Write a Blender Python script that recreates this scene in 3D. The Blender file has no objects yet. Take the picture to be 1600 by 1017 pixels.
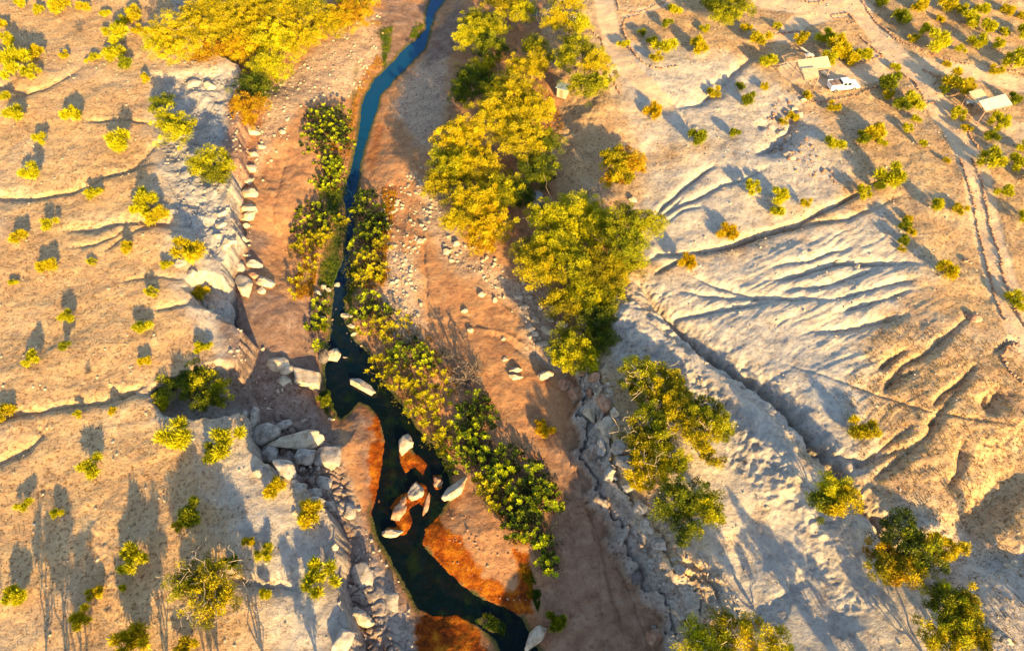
import bpy, bmesh, math, random
import numpy as np
from mathutils import Vector, Matrix, Euler

# ------------------------------------------------------------------ camera, sky, sun, exposure
scene = bpy.context.scene
COL = scene.collection
PI = math.pi
CAM_H = 73.0; DEP = math.radians(55.0); FPX = 1600 * 24.0 / 36.0      # drone height, tilt, focal length in photo pixels
cam_d = bpy.data.cameras.new('camera'); cam = bpy.data.objects.new('camera', cam_d); COL.objects.link(cam)
cam.location = (0, 0, CAM_H); cam.rotation_euler = (PI/2 - DEP, 0, 0)
cam_d.lens = 24.0; cam_d.sensor_width = 36.0; cam_d.clip_start = 0.5; cam_d.clip_end = 6000
scene.camera = cam
SUN_EL = math.radians(17.0)
SH = np.array([-0.376, 0.927])                                          # direction shadows fall on the ground
SUN_ROT = math.atan2(-SH[0], -SH[1])
world = bpy.data.worlds.new("World"); scene.world = world; world.use_nodes = True
wn = world.node_tree.nodes; wl = world.node_tree.links
bg = wn['Background']; sky = wn.new('ShaderNodeTexSky'); sky.sky_type = 'NISHITA'; sky.sun_disc = False
sky.sun_elevation = SUN_EL; sky.sun_rotation = SUN_ROT % (2*PI); sky.altitude = 600
wl.new(sky.outputs[0], bg.inputs['Color']); bg.inputs['Strength'].default_value = 0.115
sun_d = bpy.data.lights.new('sun', 'SUN'); sun_d.energy = 5.0; sun_d.angle = math.radians(0.5); sun_d.color = (1.0, 0.67, 0.26)
sun = bpy.data.objects.new('sun', sun_d); COL.objects.link(sun); sun.location = (30, -60, 60)
tosun = Vector((-SH[0]*math.cos(SUN_EL), -SH[1]*math.cos(SUN_EL), math.sin(SUN_EL)))
sun.rotation_euler = tosun.to_track_quat('Z', 'Y').to_euler()
scene.view_settings.view_transform = 'Standard'; scene.view_settings.look = 'None'
scene.view_settings.exposure = 1.74; scene.view_settings.gamma = 1.0
scene.cycles.max_bounces = 6; scene.cycles.transparent_max_bounces = 6

# ------------------------------------------------------------------ photo pixel -> world point
SD, CD = math.sin(DEP), math.cos(DEP)
def unproj(u, v, z=0.0):
    u = np.asarray(u, float); v = np.asarray(v, float); z = np.asarray(z, float)
    up = 508.5 - v
    t = (CAM_H - z) / (FPX*SD - up*CD)
    return (u - 800.0)*t, (FPX*CD + up*SD)*t
def ppm(v, z=0.0):                                                       # photo pixels per metre at a row
    up = 508.5 - v
    return (FPX*SD - up*CD) / (CAM_H - z)
def W(pts, z=0.0):
    a = np.array(pts, float); x, y = unproj(a[:, 0], a[:, 1], z)
    return np.stack([x, y], 1)

# ------------------------------------------------------------------ noise
_rs = np.random.RandomState(11)
_perm = np.concatenate([_rs.permutation(256)]*2); _ang = _rs.rand(256)*2*PI
_gx, _gy = np.cos(_ang), np.sin(_ang)
def pn(x, y, seed=0):
    x = np.asarray(x, float) + seed*17.3; y = np.asarray(y, float) + seed*9.1
    xi = np.floor(x).astype(np.int64); yi = np.floor(y).astype(np.int64); fx = x-xi; fy = y-yi
    def g(ix, iy, dx, dy):
        k = _perm[(_perm[ix & 255] + iy) & 255]; return _gx[k]*dx + _gy[k]*dy
    u = fx*fx*fx*(fx*(fx*6-15)+10); v = fy*fy*fy*(fy*(fy*6-15)+10)
    a = g(xi, yi, fx, fy); b = g(xi+1, yi, fx-1, fy); c = g(xi, yi+1, fx, fy-1); d = g(xi+1, yi+1, fx-1, fy-1)
    return (a + u*(b-a) + v*(c + u*(d-c) - a - u*(b-a)))*1.5
def fbm(x, y, seed=0, oct=4):
    s = 0; a = 1.0; f = 1.0
    for o in range(oct):
        s = s + a*pn(x*f, y*f, seed+o*3); a *= .5; f *= 2.03
    return s
def sstep(a, b, x):
    t = np.clip((x-a)/(b-a), 0, 1); return t*t*(3-2*t)

# ------------------------------------------------------------------ distances
def dist_line(X, Y, P, closed=False, vals=None):
    best = np.full(X.shape, 1e9); val = np.zeros(X.shape) if vals is not None else None
    n = len(P); m = n if closed else n-1
    side = np.zeros(X.shape)
    for i in range(m):
        a = P[i]; b = P[(i+1) % n]; d = b-a; L = d@d + 1e-9
        t = np.clip(((X-a[0])*d[0] + (Y-a[1])*d[1])/L, 0, 1)
        dx = X-(a[0]+t*d[0]); dy = Y-(a[1]+t*d[1]); q = np.sqrt(dx*dx+dy*dy)
        s = d[0]*dy - d[1]*dx
        w = q < best
        best = np.where(w, q, best); side = np.where(w, s, side)
        if val is not None: val = np.where(w, vals[i]+(vals[(i+1) % n]-vals[i])*t, val)
    return best, side, val
def inside(X, Y, P):
    c = np.zeros(X.shape, bool); n = len(P)
    for i in range(n):
        a = P[i]; b = P[(i+1) % n]
        if a[1] == b[1]: continue
        k = ((a[1] > Y) != (b[1] > Y)) & (X < (b[0]-a[0])*(Y-a[1])/(b[1]-a[1]) + a[0])
        c ^= k
    return c
def sd_poly(X, Y, P, far=12.0):                                          # signed, + outside; clipped far away
    far = float(far); out = np.full(X.shape, far)
    lo = P.min(0)-far; hi = P.max(0)+far
    m = (X > lo[0]) & (X < hi[0]) & (Y > lo[1]) & (Y < hi[1])
    if m.any():
        x = X[m]; y = Y[m]; d, _, _ = dist_line(x, y, P, True)
        out[m] = np.where(inside(x, y, P), -d, d)
    return out

WZ = -7.6                                                                # water level
# ---- outlines, in photo pixels
LEFT_EDGE = [(150,-900),(230,-120),(262,0),(300,60),(372,100),(374,170),(368,240),(360,300),(362,360),(352,410),(347,440),(352,490),
             (372,515),(370,560),(372,610),(374,645),(392,695),(430,730),(470,758),(500,800),(520,850),(522,900),(532,960),(548,1020),(560,1200),(600,3000)]
LEFT_W = [9,9,7,4,1.6,1.5,1.5,1.7,1.6,1.5,1.4,1.4,1.4,1.4,1.4,1.5,1.5,1.5,1.5,1.6,1.6,1.6,1.6,1.8,3,6]
RIGHT_EDGE = [(1000,-900),(950,-120),(930,0),(925,60),(950,140),(935,230),(955,300),(1000,400),(985,470),(957,540),(945,600),(958,660),(985,740),
              (1015,800),(1060,860),(1105,920),(1140,985),(1140,1060),(1110,1200),(1060,1350),(1020,1700),(1000,3000)]  # bend below the frame is unseen, added to shade the lower wash
RIGHT_W = [16,14,12,10,9,9,9,8,7,5,4,4.5,5,5,5.5,6,6,6,5,5,5,5]
VAL_CTRL = [(650,150,-6.7),(700,200,-5.8),(760,200,-4.8),(860,230,-3.2),(900,300,-2.6),(860,330,-3.4),(800,380,-5.0),(700,400,-6.3),(760,500,-6.4),
            (650,500,-6.6),(860,600,-6.4),(950,850,-6.6),(900,700,-6.6),(960,980,-6.8),(385,180,-3.6),(380,260,-3.8),(375,340,-3.9),(372,420,-4.0),(400,250,-4.2),(440,270,-5.2),(390,500,-4.4),(385,570,-4.7),(440,600,-6.0),(430,690,-5.6),(480,760,-5.2),
            (530,860,-5.0),(570,950,-5.2),(580,1010,-5.4),(500,680,-6.0),(545,740,-6.6),(640,20,-6.8),(600,60,-6.8),(800,20,-4.6),(860,100,-3.5),(740,60,-5.6),(480,60,-5.5),(540,40,-6.2),
            (330,0,-3.5),(420,130,-5.8),(660,320,-6.6),(600,200,-7.0),(470,400,-6.7),(690,120,-6.4),(720,900,-6.9),(800,1050,-6.8),(900,150,-1.8),(640,1040,-5.6)]
WATER_POLYS = [
 [(672,-60),(668,0),(662,20),(660,45),(645,62),(622,80),(604,102),(582,122),(568,145),(560,165),(556,200),(548,240),(540,270),(530,310),(538,350),(532,380),(528,410),(515,440),
  (512,480),(512,520),(508,560),(508,600),(522,640),(532,655),(548,640),(560,628),(575,632),(592,652),(601,690),(598,730),(592,760),(582,800),(588,835),(606,865),(626,900),(640,925),(652,950),
  (675,962),(712,960),(745,975),(775,1000),(790,1040),(850,1040),(832,1000),(815,965),(790,950),(755,935),(722,915),(700,895),(678,870),(660,850),(664,825),(690,800),(705,770),(700,740),(690,715),(672,690),
  (650,668),(634,640),(618,622),(600,600),(590,570),(576,548),(556,530),(545,500),(546,470),(556,440),(553,400),(560,360),(558,330),(565,290),(570,250),(580,215),(592,180),
  (600,150),(622,125),(645,102),(668,78),(676,50),(684,22),(700,0),(720,-60)],
]
ISLES = [[(622,705),(632,700),(655,712),(668,725),(660,742),(648,730),(634,738),(626,725)],
         [(676,742),(690,742),(690,762),(680,765)],
         [(636,770),(650,752),(665,758),(672,775),(664,800),(655,785),(640,795),(644,815),(636,835),(622,838),(608,835),(602,826),(620,822),(614,800),(608,792),(618,778)],
         [(740,965),(765,960),(790,978),(790,990),(770,988),(748,975)],
         [(626,705),(640,690),(644,705),(636,715)]]
HOLLOWS = [([(230,612),(243,592),(285,575),(330,563),(385,566),(390,640),(330,652),(280,650),(245,637)], 3.6, 1.0),
           ([(290,448),(296,430),(312,422),(345,430),(390,445),(385,503),(348,494),(322,478),(296,468)], 3.2, 1.0),
           ([(1262,30),(1262,30.5),(1263,31)], 0, 1)]
G = 'gully'
STROKES = [  # points, half-width m, depth m (positive cuts down)
 ([(-80,300),(0,305),(50,308),(110,296),(160,275),(210,262),(240,255)],.75,.8),
 ([(90,358),(140,354),(185,345),(250,348),(300,352)],.9,.85),
 ([(100,385),(150,380),(180,366),(200,345)],.5,.45), ([(160,395),(185,372),(215,358),(250,350)],.6,.5),
 ([(-60,128),(0,135),(40,148),(70,140),(100,122),(132,104)],1.0,.8),
 ([(130,190),(170,188),(200,186),(240,192)],.5,.6), ([(200,270),(240,225),(262,205)],.6,.5),
 ([(-80,655),(0,652),(50,642),(110,632),(160,625),(200,612),(235,612)],.8,.85),
 ([(-60,735),(0,720),(40,702),(62,678),(50,640)],.9,.7), ([(180,440),(220,432),(250,430),(290,436)],.5,.35),
 ([(235,482),(262,478),(300,470)],.6,.5), ([(165,600),(185,615),(205,605),(225,598)],.5,.5),
 ([(380,918),(410,932),(450,938),(505,940)],.7,.8), ([(130,790),(160,900),(175,1017)],1.2,.35), ([(330,700),(345,780),(350,850)],1.4,.4),
 # right side, rills and ribs
 ([(1010,350),(1040,312),(1075,285),(1100,266),(1118,257)],.45,.9), ([(1030,335),(1060,315),(1092,305),(1130,286),(1162,280),(1200,262)],.45,.7),
 ([(1040,340),(1070,322),(1100,318)],.3,.4), ([(1028,330),(1045,322),(1070,300)],.3,.4),
 ([(1023,424),(1045,410),(1068,400)],.35,.8), ([(1040,150),(1062,165),(1075,190),(1100,220)],.6,.5),
 ([(1060,165),(1095,158),(1120,140),(1150,110),(1190,75)],1.0,.9), ([(1095,130),(1130,125),(1150,105)],.5,.5),
 ([(1095,380),(1140,380),(1170,370),(1200,360),(1240,352),(1280,332),(1310,318),(1345,300),(1370,285)],.5,1.1),
 ([(1000,445),(1020,432),(1060,432),(1090,428),(1140,418),(1200,398),(1300,385),(1380,352)],.55,.9),
 ([(1060,452),(1110,460),(1170,465),(1200,468)],.5,.55), ([(1080,425),(1120,445),(1180,462),(1240,470),(1290,472)],.6,.7),
 ([(1200,418),(1260,412),(1300,395),(1330,388)],.6,.6), ([(1200,440),(1250,432),(1310,412),(1350,412),(1430,415)],.7,1.3),
 ([(1215,455),(1280,452),(1330,435),(1380,420)],.7,.8), ([(1280,478),(1340,462),(1395,445),(1430,440)],.6,.7),
 ([(1300,495),(1370,475),(1420,455)],.5,.6), ([(1260,522),(1320,518),(1372,508),(1420,495)],.6,.7),
 ([(1365,585),(1385,568),(1410,553)],.55,.9), ([(1375,620),(1385,605),(1408,575),(1440,560),(1480,525),(1510,500)],.5,.75),
 ([(1380,612),(1400,596),(1432,582)],.5,.6), ([(1450,642),(1468,620),(1495,603)],.5,.8), ([(1480,615),(1505,590),(1520,575)],.4,.5),
 ([(1340,735),(1375,716),(1410,705)],.5,.5), ([(1350,762),(1395,726),(1440,690),(1460,655),(1500,600)],.6,.7), ([(1440,672),(1460,660)],.4,.6),
 ([(1320,745),(1350,722),(1380,700),(1420,668)],.6,.6), ([(1245,715),(1275,700),(1330,720),(1350,740)],.7,.8),
 ([(1500,690),(1492,740),(1475,770)],.7,.8), ([(1540,560),(1570,540),(1585,545)],.4,.7), ([(1200,560),(1280,590),(1360,620),(1400,635),(1440,648),(1500,660),(1600,672)],.28,.28),
 ([(870,700),(890,800),(905,900),(915,1020)],.4,.14), ([(900,720),(925,800),(940,900),(945,1020)],.3,.16), ([(930,760),(960,860),(1000,960),(1020,1020)],.3,.15),
 ([(1000,512),(1045,530),(1080,528),(1140,518),(1200,512)],.4,.7), ([(1100,575),(1140,590),(1180,600),(1215,590)],.6,.5),
 ([(925,470),(960,520),(1010,566),(1075,612),(1135,668),(1200,750),(1260,830)],2.6,-1.6),
 # the deep gully
 ([(975,462),(1010,500),(1050,548),(1080,577),(1130,612),(1170,638),(1205,670),(1232,708),(1258,745),(1292,792),(1330,832),(1352,862),(1392,905),(1440,965),(1465,1040),(1500,1200)],1.35,2.4),
 ([(990,478),(1010,500),(1050,548),(1080,577),(1130,612),(1170,638),(1205,670),(1232,708),(1258,745),(1292,792),(1330,832),(1352,862),(1392,905),(1440,965),(1465,1040)],.55,1.9),
 ([(1640,720),(1580,760),(1545,790),(1515,820),(1495,850),(1450,878),(1400,905)],1.8,1.4), ([(1600,860),(1540,880),(1500,900),(1450,930)],1.6,1.2),
 ([(1520,700),(1560,720),(1600,700),(1660,680)],2.0,.8), ([(1175,200),(1200,190),(1230,225),(1250,200)],1.5,.9),
 ([(1180,240),(1210,225),(1235,200),(1240,180)],1.4,1.4), ([(1060,870),(1100,885),(1120,910),(1135,960)],.9,1.2), ([(1130,950),(1180,970),(1230,930),(1260,880)],1.4,.7),
 ([(1250,880),(1290,930),(1330,1000)],2.0,.8), ([(1150,740),(1180,800),(1190,860),(1180,920)],2.2,.6), ([(1560,610),(1540,640),(1525,620)],1.2,1.0),
 # wash channels and bank ledges
 ([(660,350),(664,420),(668,480),(672,520)],.35,.35), ([(915,760),(935,830),(950,900),(970,960),(985,1020)],.5,.28), ([(700,470),(740,500),(790,530),(840,570)],.8,.25),
 ([(740,440),(800,490),(850,560)],.4,-.2), ([(830,545),(790,520),(745,510)],.3,-.2), ([(865,640),(900,740),(930,850),(960,960)],.8,-.2),
 ([(455,240),(440,290),(430,340),(425,400)],.6,.3), ([(430,230),(420,290),(440,370)],.5,-.25),
 ([(590,120),(570,60),(580,20)],1.0,.3), ([(640,330),(630,400),(650,440)],.8,-.3),
]
EAST_CTRL = [(930,20,-.4),(1000,150,0),(950,250,-1.6),(1000,350,-1.2),(1100,200,.2),(1100,400,-.6),(1300,450,1.0),(1200,520,.4),(1400,600,1.2),(1060,480,-.4),(1000,540,-.8),(1100,680,.6),
             (1180,760,.8),(1020,640,-1.2),(1040,780,-1.4),(1200,950,.4),(1400,760,1.0),(1500,650,1.6),(1550,820,.6),(1550,950,1.2),(1020,1350,3.5),(1100,1250,3),(1200,1400,3.5),(1340,150,.4),(1550,300,1.2),(1600,100,.8),(1200,240,.2),(1140,880,-.4)]  # raised points below the frame are added to cast shade on the wash
def shepard(X, Y, ctrl, z, sig):
    P = W([(a, b) for a, b, _ in ctrl], z); num = 0; den = 1e-9
    for (px, py), c in zip(P, ctrl):
        w = 1/(((X-px)**2+(Y-py)**2)/sig**2 + .08)**1.6
        num = num + w*c[2]; den = den + w
    return num/den
P_L = W(LEFT_EDGE, 0.0); P_R = W(RIGHT_EDGE, -0.5)
RIB_A = W([(1150,600)], 0)[0]; RIB_B = W([(1420,440)], 0)[0]; RIBD = (RIB_B-RIB_A)/np.linalg.norm(RIB_B-RIB_A)
ROADS = [([(930,-60),(945,0),(958,60),(985,112),(1040,165)],1.9), ([(1190,-50),(1200,0),(1240,10),(1310,8),(1340,15)],3.0), ([(1300,-70),(1330,0),(1350,30),(1385,75),(1430,120),(1462,165),(1492,215),(1518,280),(1532,340),(1546,400),(1562,460),(1590,530),(1640,620)],2.1),
         ([(1340,12),(1290,28),(1250,34),(1225,60)],1.8), ([(1420,105),(1470,112),(1520,118),(1600,140),(1680,170)],2.2), ([(1250,115),(1300,122),(1350,115),(1385,90)],3.6), ([(980,22),(1030,8),(1060,-10)],.9),
         ([(1540,200),(1600,215)],2.5)]
def height(X, Y, full=False):
    shp = np.shape(X); X = np.atleast_1d(np.asarray(X, float)).ravel(); Y = np.atleast_1d(np.asarray(Y, float)).ravel()
    far = sstep(150, 320, np.hypot(X, Y-60))
    # edges, made ragged
    dL, sL, wL = dist_line(X, Y, P_L, False, LEFT_W); sdL = np.where(sL > 0, dL, -dL)       # + = valley side
    dR, sR, wR = dist_line(X, Y, P_R, False, RIGHT_W); sdR = np.where(sR < 0, dR, -dR)
    n1 = fbm(X/3.2, Y/3.2, 5, 4); n2 = fbm(X/1.1, Y/1.1, 9, 3)
    sdL = sdL + .45*n1 + .07*n2 + .8*pn(X/7, Y/7, 77); sdR = sdR + 1.1*fbm(X/4.5, Y/4.5, 7, 3) + .35*n2
    tL = np.clip(sdL/(.38*np.asarray(wL)), 0, 1); tL = tL + .06*np.sin(tL*PI*4)*sstep(5, 3, wL); tR = np.clip(sdR/wR, 0, 1); tRs = tR*tR*(3-2*tR)
    nb = fbm(X/22, Y/22, 1, 2)
    pL = .5*nb + .25*fbm(X/6, Y/6, 2, 3)
    greyP = sd_poly(X, Y, W([(238,112),(372,104),(366,240),(358,330),(352,410),(318,400),(262,330),(250,260),(235,190)]), 6)
    gm = sstep(.5, -2.0, greyP + n1*.6)
    st = n1*2.6; st = np.floor(st) + sstep(.75, 1, st-np.floor(st)); pL = pL - gm*(.7 + .10*np.abs(n2) + .16*st)
    pR = shepard(X, Y, EAST_CTRL, 0, 12) + .35*nb + .3*fbm(X/7, Y/7, 3, 3)
    v = shepard(X, Y, VAL_CTRL, -6.4, 9) + .12*fbm(X/3, Y/3, 4, 3)
    # badland ribs
    bl = sd_poly(X, Y, W([(1000,450),(1100,425),(1250,350),(1400,330),(1450,430),(1530,560),(1580,680),(1540,800),(1340,745),(1220,690),(1100,580),(1030,520)]), 8)
    bm = sstep(1.0, -5, bl)*(1-.7*sstep(2, -4, sd_poly(X, Y, W([(1010,480),(1200,500),(1330,590),(1360,740),(1200,700)]), 8)))
    wx = X + .9*fbm(X/9, Y/9, 21, 2); wy = Y + .9*fbm(X/9, Y/9, 22, 2)
    s = wx*RIBD[0] + wy*RIBD[1]; t = -wx*RIBD[1] + wy*RIBD[0]
    rib = np.abs(pn(t/2.8, s/19, 31)) + .7*np.abs(pn(t/1.0, s/11, 32)) + .4*np.abs(pn(t/.45, s/5, 33))
    pR = pR + bm*(.25*rib - .09)*(1-.5*sstep(3, -6, sd_poly(X, Y, W([(1300,480),(1450,430),(1620,520),(1620,820),(1340,745),(1330,600)]), 8)))
    # shelf of rough rock lower left
    sh = sd_poly(X, Y, W([(400,700),(430,640),(500,660),(540,740),(570,820),(600,880),(640,950),(660,1100),(530,1100),(520,900),(500,800)], -5), 5)
    shm = sstep(.8, -1, sh)
    cell = np.abs(pn(X/1.5, Y/1.5, 41))
    cell2 = np.abs(pn(X/2.3+5, Y/2.3, 43)); v = v + shm*(.9*np.minimum(cell*3, .5) + .9*np.minimum(cell2*3, .5) + .35*n1 - .5)
    # water
    sdW = np.full(X.shape, 30.0)
    for p in WATER_POLYS: sdW = np.minimum(sdW, sd_poly(X, Y, W(p, WZ), 30))
    for p in ISLES: sdW = np.maximum(sdW, -sd_poly(X, Y, W(p, WZ), 8) - 0.0)
    sdW = sdW + .16*n1 + .09*n2 + .7*sstep(unproj(0, 600, WZ)[1], unproj(0, 480, WZ)[1], Y)
    bank = WZ + .12*np.clip(sdW, 0, 1.5) + .03 + sstep(0, 7, sdW)*(v-WZ) + .06*fbm(X/1.5, Y/1.5, 44, 2)*sstep(0, 1, sdW)
    bed = WZ - .04 - .75*sstep(0, 2.2, -sdW + .5*n1) + .12*n2*sstep(0, 1, -sdW)
    v = np.where(sdW > 0, np.minimum(bank, v + 2), bed)
    # ledge profile on the right wall
    prof = tRs + .10*np.sin(tR*PI)*np.sign(np.sin(tR*14+n1*2))*sstep(7, 5, wR)
    h = pR*(1-prof) + v*prof
    h = np.where(sdW > 0, h, np.minimum(h, bed))
    h = pL*(1-tL) + h*tL
    lim = (tL > .02) & (tL < .98)
    h = h + lim*.25*n2
    wm = sstep(0.02,.3,tR)*sstep(.99,.6,tR)*sstep(8, 5, wR)
    h = h + wm*(.3*n2 + .35*np.abs(n1))
    for poly, dep, wd in HOLLOWS:
        if dep == 0: continue
        hs = sd_poly(X, Y, W(poly, 0), 5) + .5*n1 + .15*n2
        m = sstep(.4, -1.1*wd, hs)
        h = np.where(tL < .95, h - m*np.maximum(0, np.minimum(dep, h+5.2)), h)
    dryw = sstep(-.5, 1.5, sdW)
    for pts, w, dpt in STROKES:
        P = W(pts, 0 if pts[0][0] > 1000 or pts[0][0] < 350 else -6)
        R = 3.2*w; lo = P.min(0)-R; hi = P.max(0)+R
        m = (X > lo[0]) & (X < hi[0]) & (Y > lo[1]) & (Y < hi[1])
        if not m.any(): continue
        x = X[m] + .35*w*n1[m] + .12*n2[m]; y = Y[m] + .3*w*n2[m]
        d, sd, tt = dist_line(x, y, P, False, np.linspace(0, 1, len(P)))
        end = np.minimum(1, 4*np.minimum(tt, 1-tt)+.15)
        if w > 2: end = 1
        fall = np.exp(-(d/w)**2) if w > 1.5 else np.exp(-1.25*(d/w)**1.15)
        h[m] -= dpt*fall*end*dryw[m]
    road = np.full(X.shape, 9.0)
    for pts, w in ROADS:
        P = W(pts, 0); lo = P.min(0)-9; hi = P.max(0)+9
        m = (X > lo[0]) & (X < hi[0]) & (Y > lo[1]) & (Y < hi[1])
        if m.any():
            d, _, _ = dist_line(X[m], Y[m], P); road[m] = np.minimum(road[m], d-w)
    rd = sstep(.3, -.3, road + .15*n1)
    h = h + (1-tL)*.035*n2*1.2 + .05*n2*(1-rd)*(tR < .1) - .10*rd*(1-tRs)
    h = h*(1-far) + far*(1.5*fbm(X/60, Y/60, 50, 3) - .5)
    if not full: return h.reshape(shp)
    return h, dict(sdL=sdL, sdR=sdR, tL=tL, tR=tRs, sdW=sdW, road=rd, grey=gm, bad=bm, shelf=shm, n1=n1, n2=n2)

# ------------------------------------------------------------------ mesh helpers
def np_mesh(name, V, F, smooth=False, attrs=None, face_attrs=None):
    V = np.asarray(V, np.float32); F = np.asarray(F, np.int32); k = F.shape[1]
    me = bpy.data.meshes.new(name)
    me.vertices.add(len(V)); me.vertices.foreach_set('co', V.ravel())
    me.loops.add(F.size); me.loops.foreach_set('vertex_index', F.ravel())
    me.polygons.add(len(F)); me.polygons.foreach_set('loop_start', np.arange(0, F.size, k, dtype=np.int32))
    try: me.polygons.foreach_set('loop_total', np.full(len(F), k, np.int32))
    except Exception: pass
    me.update(calc_edges=True)
    me.polygons.foreach_set('use_smooth', np.full(len(F), smooth, bool))
    for nm, a in (attrs or {}).items():
        at = me.attributes.new(nm, 'FLOAT', 'POINT'); at.data.foreach_set('value', np.asarray(a, np.float32))
    for nm, a in (face_attrs or {}).items():
        at = me.attributes.new(nm, 'FLOAT', 'FACE'); at.data.foreach_set('value', np.asarray(a, np.float32))
    return me
def link(name, me, mat=None, parent=None, loc=None):
    o = bpy.data.objects.new(name, me); COL.objects.link(o)
    if mat and me: me.materials.append(mat) if not me.materials else None
    if parent: o.parent = parent
    if loc is not None: o.location = loc
    return o
def empty(name, loc, rz=0):
    o = bpy.data.objects.new(name, None); COL.objects.link(o); o.location = loc; o.rotation_euler = (0, 0, rz); o.empty_display_size = .3; return o
def tag(o, label=None, cat=None, group=None, kind=None):
    if label: o['label'] = label
    if cat: o['category'] = cat
    if group: o['group'] = group
    if kind: o['kind'] = kind
    return o

# ------------------------------------------------------------------ materials
def newmat(name):
    m = bpy.data.materials.new(name); m.use_nodes = True
    n = m.node_tree.nodes; l = m.node_tree.links; return m, n, l, n['Principled BSDF']
def plain(name, col, rough=.8, metal=0, scale=6, var=.25, bump=.15):
    m, n, l, b = newmat(name)
    tc = n.new('ShaderNodeTexCoord'); nz = n.new('ShaderNodeTexNoise'); nz.inputs['Scale'].default_value = scale; nz.inputs['Detail'].default_value = 6
    l.new(tc.outputs['Object'], nz.inputs['Vector'])
    cr = n.new('ShaderNodeValToRGB'); l.new(nz.outputs['Fac'], cr.inputs['Fac'])
    cr.color_ramp.elements[0].position = .3; cr.color_ramp.elements[1].position = .7
    cr.color_ramp.elements[0].color = (*[c*(1-var) for c in col], 1); cr.color_ramp.elements[1].color = (*[min(1, c*(1+var)) for c in col], 1)
    l.new(cr.outputs[0], b.inputs['Base Color']); b.inputs['Roughness'].default_value = rough; b.inputs['Metallic'].default_value = metal
    bp = n.new('ShaderNodeBump'); bp.inputs['Strength'].default_value = bump; bp.inputs['Distance'].default_value = .05
    l.new(nz.outputs['Fac'], bp.inputs['Height']); l.new(bp.outputs[0], b.inputs['Normal']); return m
def leafmat(name, cols, trans=.25):
    m, n, l, b = newmat(name)
    at = n.new('ShaderNodeAttribute'); at.attribute_name = 'tint'
    cr = n.new('ShaderNodeValToRGB'); e = cr.color_ramp.elements
    e[0].position = 0; e[0].color = (*cols[0], 1); e[1].position = 1; e[1].color = (*cols[-1], 1)
    for i, c in enumerate(cols[1:-1]):
        q = e.new((i+1)/(len(cols)-1)); q.color = (*c, 1)
    l.new(at.outputs['Fac'], cr.inputs['Fac'])
    l.new(cr.outputs[0], b.inputs['Base Color']); b.inputs['Roughness'].default_value = .65
    b.inputs['Specular IOR Level'].default_value = .2
    tr = n.new('ShaderNodeBsdfTranslucent'); l.new(cr.outputs[0], tr.inputs['Color'])
    mx = n.new('ShaderNodeMixShader'); mx.inputs[0].default_value = trans
    l.new(b.outputs[0], mx.inputs[1]); l.new(tr.outputs[0], mx.inputs[2]); l.new(mx.outputs[0], n['Material Output'].inputs['Surface'])
    return m
M = {}
M['gold'] = leafmat('gold_leaves', [(.11,.10,.004),(.45,.37,.004),(.62,.46,.004)])
M['lime'] = leafmat('lime_leaves', [(.07,.085,.004),(.39,.37,.004),(.60,.53,.005)])
M['green'] = leafmat('green_leaves', [(.02,.04,.005),(.11,.14,.005),(.36,.36,.006)])
M['orange'] = leafmat('orange_leaves', [(.25,.11,.004),(.52,.33,.004),(.60,.46,.005)])
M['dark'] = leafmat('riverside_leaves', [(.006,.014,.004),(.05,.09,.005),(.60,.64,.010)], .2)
M['yellowish'] = leafmat('yellow_riverside_leaves', [(.03,.035,.006),(.36,.31,.006),(.64,.54,.008)], .25)
M['grey_twig'] = plain('grey_twigs', (.13,.10,.08))
M['bark'] = plain('bark', (.22,.15,.09), scale=3)
M['pale_bark'] = plain('pale_bark', (.42,.32,.20), scale=3)
M['dry'] = leafmat('dry_grass', [(.10,.06,.03),(.22,.15,.05),(.42,.32,.08)])
M['sedge'] = leafmat('sedge_leaves', [(.03,.07,.01),(.10,.15,.012),(.30,.22,.01)])
M['orange_grass'] = leafmat('orange_grass', [(.20,.09,.006),(.42,.2,.006),(.30,.22,.01)])

def rockmat(name, cols, sc=1.2, bump=.6):
    m, n, l, b = newmat(name)
    tc = n.new('ShaderNodeTexCoord')
    a = n.new('ShaderNodeTexNoise'); a.inputs['Scale'].default_value = sc; a.inputs['Detail'].default_value = 9; a.inputs['Roughness'].default_value = .65
    l.new(tc.outputs['Object'], a.inputs['Vector'])
    cr = n.new('ShaderNodeValToRGB'); e = cr.color_ramp.elements; e[0].position = .32; e[0].color = (*cols[0], 1); e[1].position = .68; e[1].color = (*cols[-1], 1)
    if len(cols) > 2: q = e.new(.5); q.color = (*cols[1], 1)
    l.new(a.outputs['Fac'], cr.inputs['Fac']); l.new(cr.outputs[0], b.inputs['Base Color']); b.inputs['Roughness'].default_value = .9
    b.inputs['Specular IOR Level'].default_value = .15
    c = n.new('ShaderNodeTexNoise'); c.inputs['Scale'].default_value = sc*5; c.inputs['Detail'].default_value = 6; l.new(tc.outputs['Object'], c.inputs['Vector'])
    bp = n.new('ShaderNodeBump'); bp.inputs['Strength'].default_value = bump; bp.inputs['Distance'].default_value = .12
    l.new(c.outputs['Fac'], bp.inputs['Height']); l.new(bp.outputs[0], b.inputs['Normal']); return m
M['rock_pale'] = rockmat('pale_rock', [(.26,.18,.11),(.48,.38,.26),(.60,.50,.36)])
M['rock_grey'] = rockmat('grey_rock', [(.14,.115,.09),(.33,.285,.235),(.46,.40,.33)])
M['rock_red'] = rockmat('reddish_rock', [(.20,.09,.05),(.36,.20,.12),(.42,.30,.20)])
M['rock_dark'] = rockmat('dark_rock', [(.06,.05,.05),(.13,.11,.10),(.2,.17,.14)])

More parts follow.
